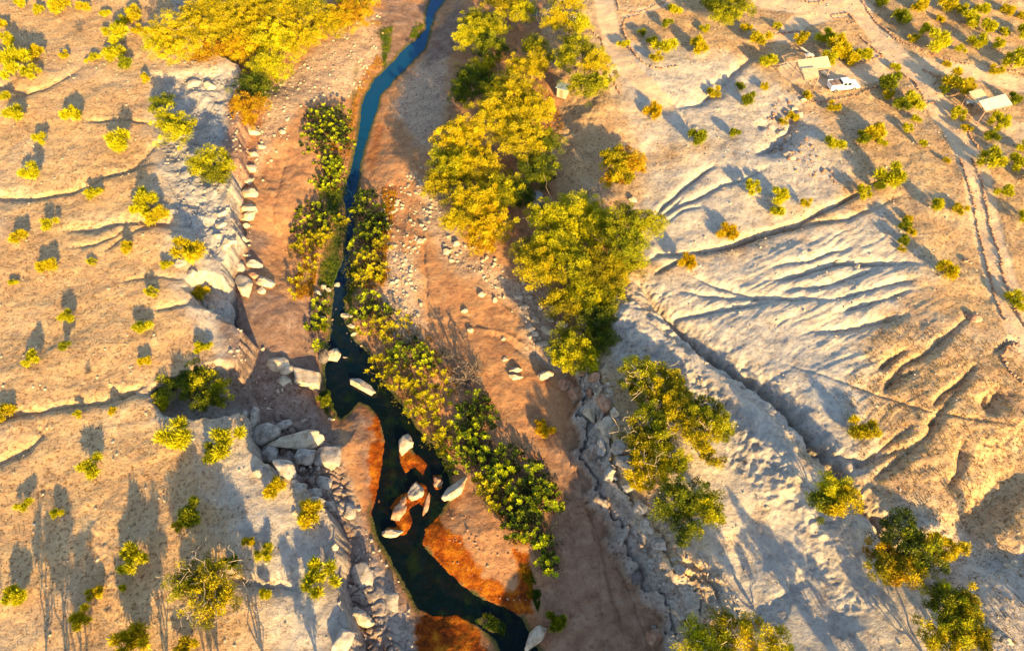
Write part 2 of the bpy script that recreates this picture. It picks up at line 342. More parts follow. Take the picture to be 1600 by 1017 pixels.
# ------------------------------------------------------------------ ground
def ground_material():
    m, n, l, b = newmat('desert_ground')
    geo = n.new('ShaderNodeNewGeometry'); P = geo.outputs['Position']
    def noise(s, d=6, r=.6, off=0):
        k = n.new('ShaderNodeTexNoise'); k.inputs['Scale'].default_value = s; k.inputs['Detail'].default_value = d; k.inputs['Roughness'].default_value = r
        if off:
            mp = n.new('ShaderNodeMapping'); mp.inputs['Location'].default_value = (off, off*2, 0); l.new(P, mp.inputs['Vector']); l.new(mp.outputs[0], k.inputs['Vector'])
        else: l.new(P, k.inputs['Vector'])
        return k.outputs['Fac']
    def ramp(f, stops):
        r = n.new('ShaderNodeValToRGB'); e = r.color_ramp.elements
        e[0].position = stops[0][0]; e[0].color = (*stops[0][1], 1); e[1].position = stops[-1][0]; e[1].color = (*stops[-1][1], 1)
        for p, c in stops[1:-1]: q = e.new(p); q.color = (*c, 1)
        l.new(f, r.inputs['Fac']); return r.outputs[0]
    def attr(nm):
        a = n.new('ShaderNodeAttribute'); a.attribute_name = nm; return a.outputs['Fac']
    def mix(f, a, c, mode='MIX'):
        x = n.new('ShaderNodeMix'); x.data_type = 'RGBA'; x.blend_type = mode
        if isinstance(f, float): x.inputs['Factor'].default_value = f
        else: l.new(f, x.inputs['Factor'])
        l.new(a, x.inputs['A'])
        if isinstance(c, tuple): x.inputs['B'].default_value = (*c, 1)
        else: l.new(c, x.inputs['B'])
        return x.outputs['Result']
    big = noise(.09, 6, .62); mid = noise(.6, 8, .65, 7); fine = noise(5.0, 6, .7, 3); speck = noise(2.2, 5, .8, 13)
    tan = ramp(big, [(.30,(.40,.24,.125)),(.5,(.49,.31,.15)),(.68,(.57,.40,.21))])
    tan = mix(.5, tan, ramp(mid, [(.3,(.32,.19,.11)),(.52,(.48,.31,.155)),(.7,(.62,.47,.26))]))
    pale = ramp(mid, [(.28,(.36,.30,.24)),(.5,(.49,.42,.33)),(.72,(.60,.52,.40))])
    grey = ramp(mid, [(.28,(.22,.19,.17)),(.5,(.37,.34,.30)),(.72,(.48,.44,.38))])
    sand = ramp(mid, [(.28,(.28,.13,.065)),(.5,(.40,.205,.095)),(.72,(.47,.27,.13))])
    omx = n.new('ShaderNodeMath'); omx.operation = 'MULTIPLY_ADD'; l.new(mid, omx.inputs[0]); omx.inputs[1].default_value = 1.3; om2 = n.new('ShaderNodeMath'); om2.operation = 'MULTIPLY_ADD'; l.new(fine, om2.inputs[0]); om2.inputs[1].default_value = .6; om2.inputs[2].default_value = -.45; l.new(om2.outputs[0], omx.inputs[2]); orng = ramp(omx.outputs[0], [(.30,(.09,.020,.004)),(.5,(.26,.055,.004)),(.74,(.50,.17,.01))])
    gren = ramp(fine, [(.3,(.02,.04,.01)),(.6,(.07,.09,.012)),(.8,(.16,.13,.02))])
    c = mix(attr('pale'), tan, pale); c = mix(attr('sand'), c, sand); c = mix(attr('grey'), c, grey)
    road = ramp(mid, [(.3,(.56,.38,.22)),(.7,(.68,.49,.31))]); c = mix(attr('road'), c, road)
    silt_shade_col = ramp(mid, [(.3,(.13,.078,.055)),(.55,(.22,.145,.11)),(.75,(.32,.245,.20))]); c = mix(attr('silt_shade'), c, silt_shade_col); c = mix(attr('orange'), c, orng); c = mix(attr('green'), c, gren)  # dark brown serves both wet silt and painted shade
    spk = ramp(speck, [(.0,(.30,.24,.20)),(.41,(.42,.36,.32)),(.475,(1,1,1)),(.60,(1,1,1)),(.68,(1.3,1.27,1.2))])
    # small stones and dry tufts, more on open ground than in the sand or on tracks
    sf = n.new('ShaderNodeMath'); sf.operation = 'MULTIPLY'; l.new(attr('stony'), sf.inputs[0]); sf.inputs[1].default_value = .95
    c = mix(sf.outputs[0], c, mix(1.0, c, spk, 'MULTIPLY'))
    l.new(c, b.inputs['Base Color']); b.inputs['Roughness'].default_value = .95; b.inputs['Specular IOR Level'].default_value = .1
    hb = n.new('ShaderNodeMath'); hb.operation = 'MULTIPLY_ADD'; l.new(mid, hb.inputs[0]); hb.inputs[1].default_value = 1.2; l.new(speck, hb.inputs[2])
    b0 = n.new('ShaderNodeBump'); b0.inputs['Strength'].default_value = .8; b0.inputs['Distance'].default_value = .22; l.new(hb.outputs[0], b0.inputs['Height'])
    b1 = n.new('ShaderNodeBump'); b1.inputs['Strength'].default_value = .5; b1.inputs['Distance'].default_value = .07; l.new(fine, b1.inputs['Height']); l.new(b0.outputs[0], b1.inputs['Normal'])
    l.new(b1.outputs[0], b.inputs['Normal'])
    return m
def polymask(X, Y, polys, z, soft, n):
    o = np.zeros(X.shape)
    for p in polys: o = np.maximum(o, sstep(soft, -soft, sd_poly(X, Y, W(p, z), 6) + n))
    return o
def build_ground():
    us = np.concatenate([[-9000,-5000,-3000,-1900,-1300,-900,-650,-500,-400,-330], np.arange(-280, 1881, 1.6), [1930,2000,2100,2250,2500,2900,3500,4500,7000,10000]])
    vs = np.concatenate([[-960,-900,-800,-650,-520,-400,-320,-250,-200], np.arange(-160, 1180, 1.6), [1200,1240,1300,1380,1500,1700,2000,2600,4000,7000,12000]])
    U, V = np.meshgrid(us, vs); X, Y = unproj(U, V, 0.0)
    x = X.ravel(); y = Y.ravel()
    h, k = height(x, y, True)
    nr, nc = U.shape; idx = np.arange(nr*nc).reshape(nr, nc)
    F = np.stack([idx[1:, :-1], idx[1:, 1:], idx[:-1, 1:], idx[:-1, :-1]], -1).reshape(-1, 4)
    n1, n2 = k['n1'], k['n2']
    val = k['tL']*k['tR']
    sand = sstep(.88, 1.0, val)*(1-.75*k['shelf'])
    rubb = polymask(x, y, [[(372,180),(455,120),(560,20),(600,20),(600,80),(560,140),(470,180),(420,260),(380,330)],[(640,260),(680,300),(740,400),(860,470),(880,600),(820,560),(800,480),(700,420),(660,360)],
                         [(590,380),(650,400),(670,520),(640,560),(600,480)],[(370,540),(430,560),(520,650),(540,720),(470,700),(400,640)],[(640,100),(700,60),(700,180),(660,250),(610,160)]], -6.3, 1.5, n1)
    sand = sand*(1-.55*rubb)
    cliff = np.maximum(sstep(.02,.25,k['tL'])*sstep(1,.8,k['tL']), sstep(.05,.3,k['tR'])*sstep(1,.85,k['tR'])*(y < unproj(800,430,0)[1]))
    grey = np.maximum(np.maximum(.9*k['grey'], .8*cliff), .85*k['shelf'])
    zone_g = polymask(x, y, [[(935,470),(1000,480),(1110,580),(1230,700),(1240,760),(1150,720),(1060,620),(950,560)],[(1060,510),(1200,500),(1330,600),(1340,740),(1230,700),(1110,580)],
                       [(1150,880),(1250,760),(1330,840),(1400,960),(1300,1080),(1150,1080),(1110,980)],[(1560,880),(1700,850),(1700,1080),(1540,1080)],[(1120,230),(1180,170),(1240,170),(1230,250),(1160,270)],
                       [(290,430),(345,425),(375,450),(372,530),(300,480)],[(350,780),(520,830),(530,940),(400,920)],[(230,610),(260,585),(380,560),(380,650),(250,650)]], 0, 2.5, 1.2*n1)
    grey = np.maximum(grey, .75*zone_g)
    pale = polymask(x, y, [[(1000,260),(1120,230),(1260,180),(1330,250),(1300,320),(1150,380),(1060,420),(990,400)],[(940,60),(1150,90),(1260,160),(1130,230),(1000,230)],[(990,430),(1380,325),(1450,430),(1350,520),(1350,740),(1240,700),(1090,570),(1000,480)],
                        [(950,470),(1100,560),(1260,720),(1240,800),(1120,900),(1040,800),(1060,640)],[(240,110),(380,100),(372,520),(300,480),(250,300)],[(320,490),(372,500),(372,570),(330,570)],[(300,660),(380,660),(440,740),(520,850),(540,1060),(420,1060),(400,850),(330,740)],[(1230,720),(1600,880),(1600,1080),(1180,1080),(1100,860)]], 0, 3.5, 1.6*n1)
    pale = np.maximum(pale*.95, .22*sstep(.1,.6,fbm(x/14, y/14, 60, 3)))*(1-val)
    pale = np.maximum(pale, rubb*.8)
    sdW = k['sdW']
    north = sstep(unproj(0, 620, WZ)[1]-1, unproj(0, 600, WZ)[1]+1, y)
    orange = (1-north)*sstep(2.6+.9*0, .2, sdW - .9*n1)*sstep(-1.0, -.1, sdW)
    sel = polymask(x, y, [[(588,640),(606,690),(600,760),(585,800),(575,740),(580,680)],[(655,850),(664,815),(682,790),(700,830),(760,900),(830,950),(825,965),(755,940),(690,890)],[(655,945),(720,955),(790,1040),(650,1080)],[(800,860),(832,880),(835,975),(815,950)],
                         [(600,700),(670,700),(700,770),(650,840),(600,840)]], WZ, .4, .8*n1+.5*n2)
    orange = np.maximum(orange*.35, sel)*(sdW > -1.2)
    orange = np.maximum(orange, north*.55*polymask(x, y, [[(545,250),(560,170),(575,130),(600,100),(590,90),(560,130),(545,190),(535,250)],[(375,210),(430,170),(400,320),(370,330)],[(600,300),(625,300),(600,440),(580,420)],[(575,250),(590,190),(600,200),(585,280)]], WZ, .8, .6*n1))
    green = polymask(x, y, [[(598,50),(612,50),(608,80),(600,105),(595,60)],[(505,290),(535,300),(540,400),(515,470),(500,440),(520,380)],[(535,400),(560,420),(555,500),(545,520)],[(740,965),(790,975),(785,990)],[(560,110),(545,200),(540,230)]], WZ, .9, .8*n1)
    green = np.maximum(green, .8*sstep(.9, .1, sdW)*sstep(-1.5, 0, sdW)*(1-sel))
    wet = sstep(.9, .0, sdW + .5*n1)*(1-sel); silt_shade = np.maximum(np.maximum(wet, .3*k['shelf']), .55*polymask(x, y, [[(850,700),(910,680),(960,800),(1060,1017),(1060,1100),(820,1100),(840,900)]], -6.5, 2.5, n1)); silt_shade = np.maximum(silt_shade, .9*sstep(4.5, 1.2, k['sdL'] + 1.2*n1)*sstep(.6, 1, k['tL'])*(y < unproj(0, 370, -6)[1])); silt_shade = np.maximum(silt_shade, .85*polymask(x, y, [[(395,470),(500,470),(510,600),(530,700),(560,800),(480,760),(400,660),(372,640),(372,520)],[(600,0),(668,0),(650,60),(600,110),(590,40)],[(676,50),(720,0),(720,80),(660,110)],[(545,640),(590,640),(575,700),(590,800),(560,760)]], -6.5, 1.2, 1.1*n1))  # wet margins, plus painted shade on lower wash, cliff foot and rock pile ground
    stony = np.clip(.95 - .5*sand - .9*k['road'] - .5*pale + .3*n1, 0, 1)
    stony = np.maximum(stony, rubb)
    me = np_mesh('ground', np.stack([x, y, h], 1), F, True, dict(sand=sand, grey=np.clip(grey, 0, 1), pale=pale, orange=orange, green=green, road=k['road'], stony=stony, silt_shade=silt_shade))
    o = link('ground', me, ground_material()); tag(o, kind='structure'); return o
build_ground()

# ------------------------------------------------------------------ river
def build_water():
    m, n, l, b = newmat('river_water')
    geo = n.new('ShaderNodeNewGeometry'); sep = n.new('ShaderNodeSeparateXYZ'); l.new(geo.outputs['Position'], sep.inputs[0])
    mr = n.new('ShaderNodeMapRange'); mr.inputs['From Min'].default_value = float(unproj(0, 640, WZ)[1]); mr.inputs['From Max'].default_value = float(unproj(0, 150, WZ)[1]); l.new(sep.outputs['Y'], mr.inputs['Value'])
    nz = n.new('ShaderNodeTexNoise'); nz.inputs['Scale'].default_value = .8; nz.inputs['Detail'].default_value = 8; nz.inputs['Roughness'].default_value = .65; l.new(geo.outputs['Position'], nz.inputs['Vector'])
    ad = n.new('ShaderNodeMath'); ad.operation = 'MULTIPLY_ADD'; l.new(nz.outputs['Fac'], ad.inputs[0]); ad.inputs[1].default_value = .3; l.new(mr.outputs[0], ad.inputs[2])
    cr = n.new('ShaderNodeValToRGB'); e = cr.color_ramp.elements; e[0].position = .12; e[0].color = (.001,.005,.004,1); e[1].position = 1.0; e[1].color = (.002,.07,.17,1)  # upper-reach blue paints the reflected sky into the water's base colour
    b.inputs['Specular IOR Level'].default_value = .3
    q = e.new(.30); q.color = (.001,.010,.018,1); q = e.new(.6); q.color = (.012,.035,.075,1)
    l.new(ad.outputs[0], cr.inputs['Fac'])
    al = n.new('ShaderNodeTexNoise'); al.inputs['Scale'].default_value = .38; al.inputs['Detail'].default_value = 8; al.inputs['Roughness'].default_value = .7; l.new(geo.outputs['Position'], al.inputs['Vector'])
    ar = n.new('ShaderNodeValToRGB'); ar.color_ramp.elements[0].position = .52; ar.color_ramp.elements[1].position = .62; l.new(al.outputs['Fac'], ar.inputs['Fac'])
    iv = n.new('ShaderNodeMath'); iv.operation = 'SUBTRACT'; iv.inputs[0].default_value = 1.0; l.new(mr.outputs[0], iv.inputs[1]); am = n.new('ShaderNodeMath'); am.operation = 'MULTIPLY'; l.new(iv.outputs[0], am.inputs[0]); l.new(ar.outputs[0], am.inputs[1])
    ax = n.new('ShaderNodeMix'); ax.data_type = 'RGBA'; l.new(am.outputs[0], ax.inputs['Factor']); l.new(cr.outputs[0], ax.inputs['A']); ax.inputs['B'].default_value = (.006,.016,.004,1)
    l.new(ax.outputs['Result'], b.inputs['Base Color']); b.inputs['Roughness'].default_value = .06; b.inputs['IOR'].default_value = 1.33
    w = n.new('ShaderNodeTexNoise'); w.inputs['Scale'].default_value = 2.6; w.inputs['Detail'].default_value = 4; l.new(geo.outputs['Position'], w.inputs['Vector'])
    bp = n.new('ShaderNodeBump'); bp.inputs['Strength'].default_value = .6; bp.inputs['Distance'].default_value = .08; l.new(w.outputs['Fac'], bp.inputs['Height']); l.new(bp.outputs[0], b.inputs['Normal'])
    tr = n.new('ShaderNodeBsdfTransparent'); tr.inputs['Color'].default_value = (.42,.40,.30,1)
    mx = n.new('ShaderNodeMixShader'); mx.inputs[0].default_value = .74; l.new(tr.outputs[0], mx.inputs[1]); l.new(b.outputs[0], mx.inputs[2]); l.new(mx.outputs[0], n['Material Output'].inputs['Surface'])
    P = W([(560,-200),(800,-200),(760,500),(900,1150),(560,1150),(440,700),(440,300)], WZ)
    bm = bmesh.new(); bm.faces.new([bm.verts.new((p[0], p[1], WZ)) for p in [P[0], P[6], P[5], P[4], P[3], P[2], P[1]]]); bmesh.ops.recalc_face_normals(bm, faces=bm.faces)
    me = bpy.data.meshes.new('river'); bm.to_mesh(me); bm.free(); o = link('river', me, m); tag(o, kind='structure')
build_water()

# ------------------------------------------------------------------ where a photo pixel stands on the terrain
def place(u, v, zc=0.0):
    z = 0.0
    for _ in range(5):
        x, y = unproj(u, v, z+zc); z = .35*z + .65*float(height(np.array([x]), np.array([y]))[0]) if _ < 4 else float(height(np.array([x]), np.array([y]))[0])
    x, y = unproj(u, v, z+zc); return float(x), float(y), z

# ------------------------------------------------------------------ automatic, checked labels
LM = [('the white pickup',1315,133),('the roof beside the pickup',1270,105),('the farther-right L-shaped roof',1548,158),('the round concrete tank',838,305),('the small grey hut roof',878,138),
      ('the shaded hollow in the left cliff',290,610),('the round rocky notch in the left cliff',330,460),('the biggest pale boulder',480,590),('the upper gully on the left plateau',120,290),
      ('the forked gully on the left plateau',190,360),('the twiggy gold tree at lower left',325,910),('the round bush on the cliff rim',333,262),('the sand bar at the bottom',750,860),
      ('the river bend at the top',640,85),('the road fork at top right',1340,15),('the start of the deep gully',1010,490),('the twin bright trees right of the wash',1060,680),
      ('the ledge across the right slope',1240,350),('the footpath on the right slope',1450,650),('the upper left corner',60,60),('the lower left corner',60,960),('the dark curved gully at upper left',60,140),
      ('the long slab boulder',468,690),('the lower right corner',1540,960),('the narrow road at the right edge',1550,400),('the track at the top centre',960,60),('the bare grey cliff top',310,180),
      ('the gully at middle left',60,645),('the right bank rubble',830,500),('the wash mouth at the bottom',950,960),('the pale ribs on the right slope',1030,320),('the big lit slab in the water',710,765)]
_lab = {}
def where(u, v):
    best = sorted(LM, key=lambda q: math.hypot(q[1]-u, q[2]-v))
    for q in best:
        if math.hypot(q[1]-u, q[2]-v) > 12: break
    dx, dy = u-q[1], v-q[2]; a = math.degrees(math.atan2(-dy, dx)) % 360
    d = ['right of', 'up right of', 'above', 'up left of', 'left of', 'down left of', 'below', 'down right of'][int(((a+22.5) % 360)//45)]
    return '%s %s' % (d, q[0]), math.hypot(dx, dy)
def autolabel(o, look, u, v):
    w, d = where(u, v); _lab.setdefault((look, w), []).append((d, o))
ORD = ['nearest','second nearest','third nearest','fourth nearest','fifth nearest','sixth nearest','seventh nearest','eighth nearest','ninth nearest','tenth nearest']
def short(t):
    while len(t.split()) > 16: t = t.replace(' on the left plateau', ' at left').replace(' the start of', '').replace('rock ', '', 1) if ' on the left plateau' in t or ' the start of' in t else ' '.join(t.split()[:15])
    return t
def flush_labels():
    for (look, w), lst in _lab.items():
        if len(lst) == 1: lst[0][1]['label'] = short('%s %s' % (look, w)); continue
        lst.sort(key=lambda q: q[0])
        for i, (d, o) in enumerate(lst):
            o['label'] = short('%s %s, %s' % (look, w, ORD[min(i, 9)]))

# ------------------------------------------------------------------ foliage
def sprays(rs, C, R, n, L, wd, up=.35, flat=1.0):
    """n leaf sprays around clump centres C (k,3) of radius R; returns verts, faces, clump index"""
    k = len(C); ci = rs.randint(0, k, n)
    d = rs.normal(size=(n, 3)); d /= np.linalg.norm(d, axis=1)[:, None]
    r = R[ci]*(rs.rand(n)**.45)
    p = C[ci] + d*r[:, None]*np.array([1, 1, flat])
    a = d*.8 + rs.normal(size=(n, 3))*.5 + np.array([0, 0, up]); a /= np.linalg.norm(a, axis=1)[:, None]
    b = np.cross(a, rs.normal(size=(n, 3))); b /= np.linalg.norm(b, axis=1)[:, None]+1e-9
    l = (L*(.6+.8*rs.rand(n)))[:, None]; w = (wd*(.6+.8*rs.rand(n)))[:, None]
    v0 = p - b*w*.3; v1 = p + a*l*.55 - b*w*.5; v2 = p + a*l; v3 = p + a*l*.5 + b*w*.5
    V = np.stack([v0, v1, v2, v3], 1).reshape(-1, 3); F = np.arange(4*n).reshape(n, 4)
    return V, F, ci
def crown(rs, lobes, density=1.0, L=.36, wd=.10, base_tint=.5, fuzz=1.0):
    Vs = []; Fs = []; T = []; off = 0
    for (cx, cy, cz, rx, rz) in lobes:
        lt = base_tint + (.17*rs.normal() if rx > .5 else 0)
        k = max(7, int(10*rx*rx)); d = rs.normal(size=(k, 3)); d /= np.linalg.norm(d, axis=1)[:, None]
        d[:, 2] = np.where(d[:, 2] < -.3, -d[:, 2], d[:, 2])
        rr = (.35+.65*rs.rand(k)**.5)
        C = np.array([cx, cy, cz]) + d*rr[:, None]*np.array([rx, rx, rz])*(1+.22*rs.normal(size=(k, 1)))
        R = (.30+.36*rs.rand(k))*min(1.1, .35+rx*.28)*fuzz
        n = int(1150*density*rx*rx + 280)
        V, F, ci = sprays(rs, C, R, n, L, wd, flat=.7)
        tb = np.clip(lt + .26*rs.normal(size=k), 0, 1)
        Vs.append(V); Fs.append(F+off); T.append(np.clip(tb[ci] + .14*rs.normal(size=n), 0, 1)); off += len(V)
    return np.concatenate(Vs), np.concatenate(Fs), np.concatenate(T)
def tube(P, R, sides=6):
    P = np.asarray(P, float); V = []; F = []
    for i, p in enumerate(P):
        t = P[min(i+1, len(P)-1)] - P[max(i-1, 0)]; t /= np.linalg.norm(t)+1e-9
        a = np.cross(t, [0, 0, 1.0] if abs(t[2]) < .9 else [1.0, 0, 0]); a /= np.linalg.norm(a); b = np.cross(t, a)
        for j in range(sides):
            q = 2*PI*j/sides; V.append(p + R[i]*(math.cos(q)*a + math.sin(q)*b))
    for i in range(len(P)-1):
        for j in range(sides):
            F.append([i*sides+j, i*sides+(j+1) % sides, (i+1)*sides+(j+1) % sides, (i+1)*sides+j])
    return np.array(V), np.array(F)
def merge(parts):
    Vs = []; Fs = []; o = 0
    for V, F in parts: Vs.append(V); Fs.append(F+o); o += len(V)
    return np.concatenate(Vs), np.concatenate(Fs)
def limb(rs, a, b, r0, r1, n=5, wob=.12):
    a = np.array(a, float); b = np.array(b, float); L = np.linalg.norm(b-a); t = np.linspace(0, 1, n)
    P = a + (b-a)*t[:, None]; P[1:-1] += rs.normal(size=(n-2, 3))*L*wob*.5; P[:, 2] += np.sin(t*PI)*L*.08
    return P, np.linspace(r0, r1, n)
def branches(rs, base, lobes, r0, twig=0):
    """trunk tube(s), branch tubes"""
    base = np.array(base, float); zc = np.mean([l[2] for l in lobes]); cx = np.mean([l[0] for l in lobes]); cy = np.mean([l[1] for l in lobes])
    fork = base + (np.array([cx, cy, zc])-base)*.35
    tp, tr = limb(rs, base-np.array([0, 0, .3]), fork, r0, r0*.75, 4, .05); tr[0] *= 1.25
    trunk = [tube(tp, tr, 8)]; br = []
    for (x, y, z, rx, rz) in lobes:
        P, R = limb(rs, fork, (x, y, z), r0*.55, r0*.22); br.append(tube(P, R))
        for k in range(3 + twig):
            d = rs.normal(size=3); d /= np.linalg.norm(d); d[2] = abs(d[2])*.8; ext = .85 if k < 3 else 1.2+.25*rs.rand()
            s = P[rs.randint(2, 5)]; e = np.array([x, y, z]) + d*np.array([rx, rx, rz])*ext
            Q, S = limb(rs, s, e, r0*.2, max(.018, r0*.06), 5, .2); br.append(tube(Q, S, 4))
            if k >= 3:
                for q in range(3):
                    d2 = rs.normal(size=3)*.5*rx; d2[2] = abs(d2[2])*.5; Q2, S2 = limb(rs, Q[2+q % 3], Q[2+q % 3]+d2*.8, r0*.12, .03, 4, .2); br.append(tube(Q2, S2, 4))
    return merge(trunk), merge(br)

def big_tree(label, kinds, lob, zc, cat='tree', name='acacia_tree', density=1.0, twig=0, base=None, group=None, L=.28, wd=.075, flat=.62, tint=.46, fuzz=1.0, bark='bark'):
    """lob: list of (u, v, r_px[, dz]); kinds: material key or list per lobe"""
    rs = np.random.RandomState(abs(hash_s(label)) % 99999)
    u = np.mean([q[0] for q in lob]); v = np.mean([q[1] for q in lob])
    bx, by, bz = place(u, v, zc)
    if base: bx, by, bz = place(base[0], base[1], 0)
    root = empty(name, (bx, by, bz)); tag(root, label, cat, group)
    L3 = []
    for q in lob:
        dz = q[3] if len(q) > 3 else 0.0
        z = bz+zc+dz; x, y = unproj(q[0], q[1], z); r = 1.1*q[2]/ppm(q[1], z)
        L3.append((float(x)-bx, float(y)-by, z-bz, r, max(.7, r*flat)))
    r0 = max(.09, .045*zc + .02*max(l[3] for l in L3))
    (tv, tf), (bv, bf) = branches(rs, (0, 0, 0), L3, r0, twig)
    link('trunk', np_mesh('trunk', tv, tf, True), M[bark], root); link('branches', np_mesh('branches', bv, bf, True), M[bark], root)
    if isinstance(kinds, str): kinds = [kinds]*len(lob)
    first = True
    for kd in dict.fromkeys(kinds):
        sub = [l for l, kk in zip(L3, kinds) if kk == kd]
        V, F, T = crown(rs, sub, density, L, wd, tint, fuzz)
        link('crown', np_mesh('crown', V, F, False, None, dict(tint=T)), M[kd], root)
    return root
def hash_s(s):
    h = 7
    for c in s: h = (h*131 + ord(c)) & 0xffffff
    return h

TG = 'large acacia trees along the riverbed and slopes'
def BT(*a, **k): k.setdefault('group', TG); return big_tree(*a, **k)
# --- top left grove
BT('golden wide tree at the left end of the top grove', ['gold','lime','gold','gold'], [(285,62,42),(255,72,26),(325,28,34),(345,12,28)], 4.5, twig=1)
BT('golden orange tree hanging over the grey cliff rim', ['gold','orange','gold','orange'], [(365,52,40),(330,88,28),(395,20,36),(380,82,26)], 4.5)
BT('bright yellow tree in the middle of the top grove', ['gold','lime','gold','lime'], [(440,28,44),(425,70,36),(470,62,30),(470,8,30)], 4.2)
BT('orange gold tree at the right end of the top grove', ['gold','orange','gold'], [(515,38,32),(550,28,30),(560,2,26)], 3.4)
BT('dark green and orange tree below the top grove, under the cliff', ['lime','green','orange','orange'], [(420,112,30),(398,140,28),(392,170,24),(385,192,16,-1)], 3.0, tint=.35)
BT('yellow green tree on the bare grey cliff top', ['green','lime','lime','lime'], [(252,165,17),(268,192,22),(275,210,22),(290,200,14)], 2.6)
BT('round yellow green tree on the left cliff rim', 'lime', [(333,255,25),(312,266,17),(352,264,18),(335,275,20)], 2.2, twig=1)
# --- right bank grove
BT('lime green tree at the head of the right bank grove', ['lime','lime','green','lime'], [(748,40,26),(735,62,24),(770,80,26),(770,48,20)], 4)
BT('gold tree at the top edge beside the river', ['gold','lime','gold'], [(790,8,28),(815,22,20),(765,-10,26)], 4, twig=2)
BT('gold tree with pale bare limbs beside the blue tank', ['gold','gold','lime'], [(885,8,22),(872,36,22),(905,40,20)], 3.6, twig=4, bark='pale_bark')
BT('dark green tree in the shaded middle of the grove', ['green','gold','green','green'], [(735,128,26),(755,110,20),(722,150,20),(765,140,22)], 3.4, tint=.35)
BT('lime tree right of the small grey hut', ['lime','lime','gold','lime','lime'], [(905,75,24),(885,95,20),(930,105,24),(915,140,26),(935,130,18)], 4)
BT('gold tree behind the small grey hut', ['gold','gold','lime'], [(815,110,26),(845,100,22),(835,75,20)], 4)
BT('tallest golden tree of the right bank grove', ['gold','gold','gold','gold','green','green'], [(800,150,34),(775,190,38),(830,175,32),(815,220,34),(850,225,24,-1),(842,262,26,-1.5)], 5.5, density=1.2)
BT('broad golden tree leaning over the left of the grove', ['gold','lime','gold','gold'], [(720,225,38),(705,265,34),(745,265,36),(690,290,26)], 4.5, density=1.2)
BT('orange gold tree at the foot of the grove', ['gold','lime','gold','orange','orange'], [(745,320,38),(790,305,32),(720,345,26),(765,355,30),(755,378,22,-.8)], 4.0, density=1.2)
BT('dark green tree in shade above the round concrete tank', ['green','green'], [(815,305,24),(842,280,20)], 2.6, tint=.25)
BT('broad lime green tree above the wash bend', ['lime','lime','lime','gold','lime'], [(900,340,40),(855,345,30),(870,385,36),(830,395,26),(935,365,36)], 4.5, density=1.2, twig=1)
BT('lime tree at the right tip of the wash bend grove', ['lime','lime','green'], [(975,352,32),(1010,352,26),(985,385,28)], 3.8)
BT('gold tree in the middle of the wash bend grove', ['gold','lime','gold','lime'], [(850,425,36),(895,420,34),(945,425,36),(975,410,26)], 4.2, density=1.15)
BT('olive tree low in the wash bend grove', ['lime','gold','lime','green'], [(915,465,36),(880,475,28),(955,470,32),(930,500,30)], 3.8, density=1.15)
BT('bright yellow tree at the foot of the wash bend grove', ['lime','lime','green','lime'], [(890,545,30),(912,560,26),(940,535,28),(880,565,20)], 3.0, density=1.2)
BT('twiggy green gold tree at the top of the right slope thicket', ['lime','gold','gold'], [(1000,590,28),(1040,600,28),(1010,615,22)], 2.8, twig=5, density=1.5, bark='pale_bark')
BT('gold tree on the shaded ridge in the thicket', ['gold','gold','green'], [(1050,625,26),(1065,655,24),(1020,655,24)], 2.8, twig=4, density=1.5, bark='pale_bark')
BT('bright yellow tree at the right of the slope thicket', ['lime','lime','gold'], [(1095,645,26),(1118,665,24),(1092,680,24)], 2.8, twig=3, density=1.5, bark='pale_bark')
BT('twiggy gold tree at the left of the slope thicket', ['gold','lime','gold'], [(1000,680,24),(1030,695,24),(1000,715,20)], 2.6, twig=6, density=1.5, bark='pale_bark')
BT('orange gold tree low in the slope thicket', ['gold','gold','lime'], [(1020,735,26),(1000,750,20),(1050,725,22)], 2.6, twig=4, density=1.5, bark='pale_bark')
BT('small yellow tree at the right edge of the slope thicket', ['gold','lime'], [(1110,715,16),(1095,700,12)], 1.8, twig=2)
BT('dark green tree at the foot of the slope thicket', ['green','green','lime','green'], [(1050,785,30),(1090,780,28),(1105,800,22),(1065,825,26)], 3.0, density=1.2, tint=.55)
BT('gold green tree at the head of the lower gully', ['lime','gold','green','gold'], [(1300,765,26),(1320,780,24),(1285,785,22),(1305,795,20)], 3.0)
BT('large dark green and orange tree beside the lower gully', ['green','gold','orange','green','orange'], [(1410,835,32),(1385,880,26),(1410,895,28),(1440,870,30),(1375,860,18)], 3.4, density=1.1, tint=.45)
BT('bright yellow tree right of the dark lower gully tree', 'gold', [(1470,858,20),(1495,860,16),(1452,845,14)], 2.2)
BT('tall bright yellow tree in the lower right corner', ['lime','gold','lime','gold','gold'], [(1480,940,28),(1510,950,28),(1495,975,34),(1470,1000,26),(1520,995,26)], 3.8, density=1.25)
BT('twiggy yellow tree at the bottom edge right of the wash', ['lime','gold','lime'], [(1090,1000,30),(1130,985,28),(1115,1020,34)], 2.6, twig=6, bark='pale_bark')
BT('gold tree with bare limbs at the bottom edge, farther right', ['gold','lime'], [(1185,1000,30),(1210,1018,26)], 2.6, twig=6, bark='pale_bark')
BT('orange yellow fluffy tree between the tank and the ribs', ['gold','orange','gold','orange'], [(960,250,20),(985,255,22),(970,275,20),(955,280,14)], 2.4, density=1.3, L=.3, wd=.09)
BT('dark green tree filling the shaded hollow in the left cliff', ['green','lime','green','green','lime'], [(305,590,24),(325,605,22),(285,605,22),(320,630,18),(345,622,14)], 2.4, tint=.4)
BT('small green tree at the left mouth of the shaded hollow', ['green','lime'], [(258,602,16),(252,628,12)], 1.4, tint=.45)
BT('large twiggy gold tree on the lower left plateau', ['gold','lime','gold','gold','gold'], [(310,895,28),(290,915,26),(335,915,30),(355,935,24),(325,945,28)], 2.8, density=.75, twig=8, bark='pale_bark')
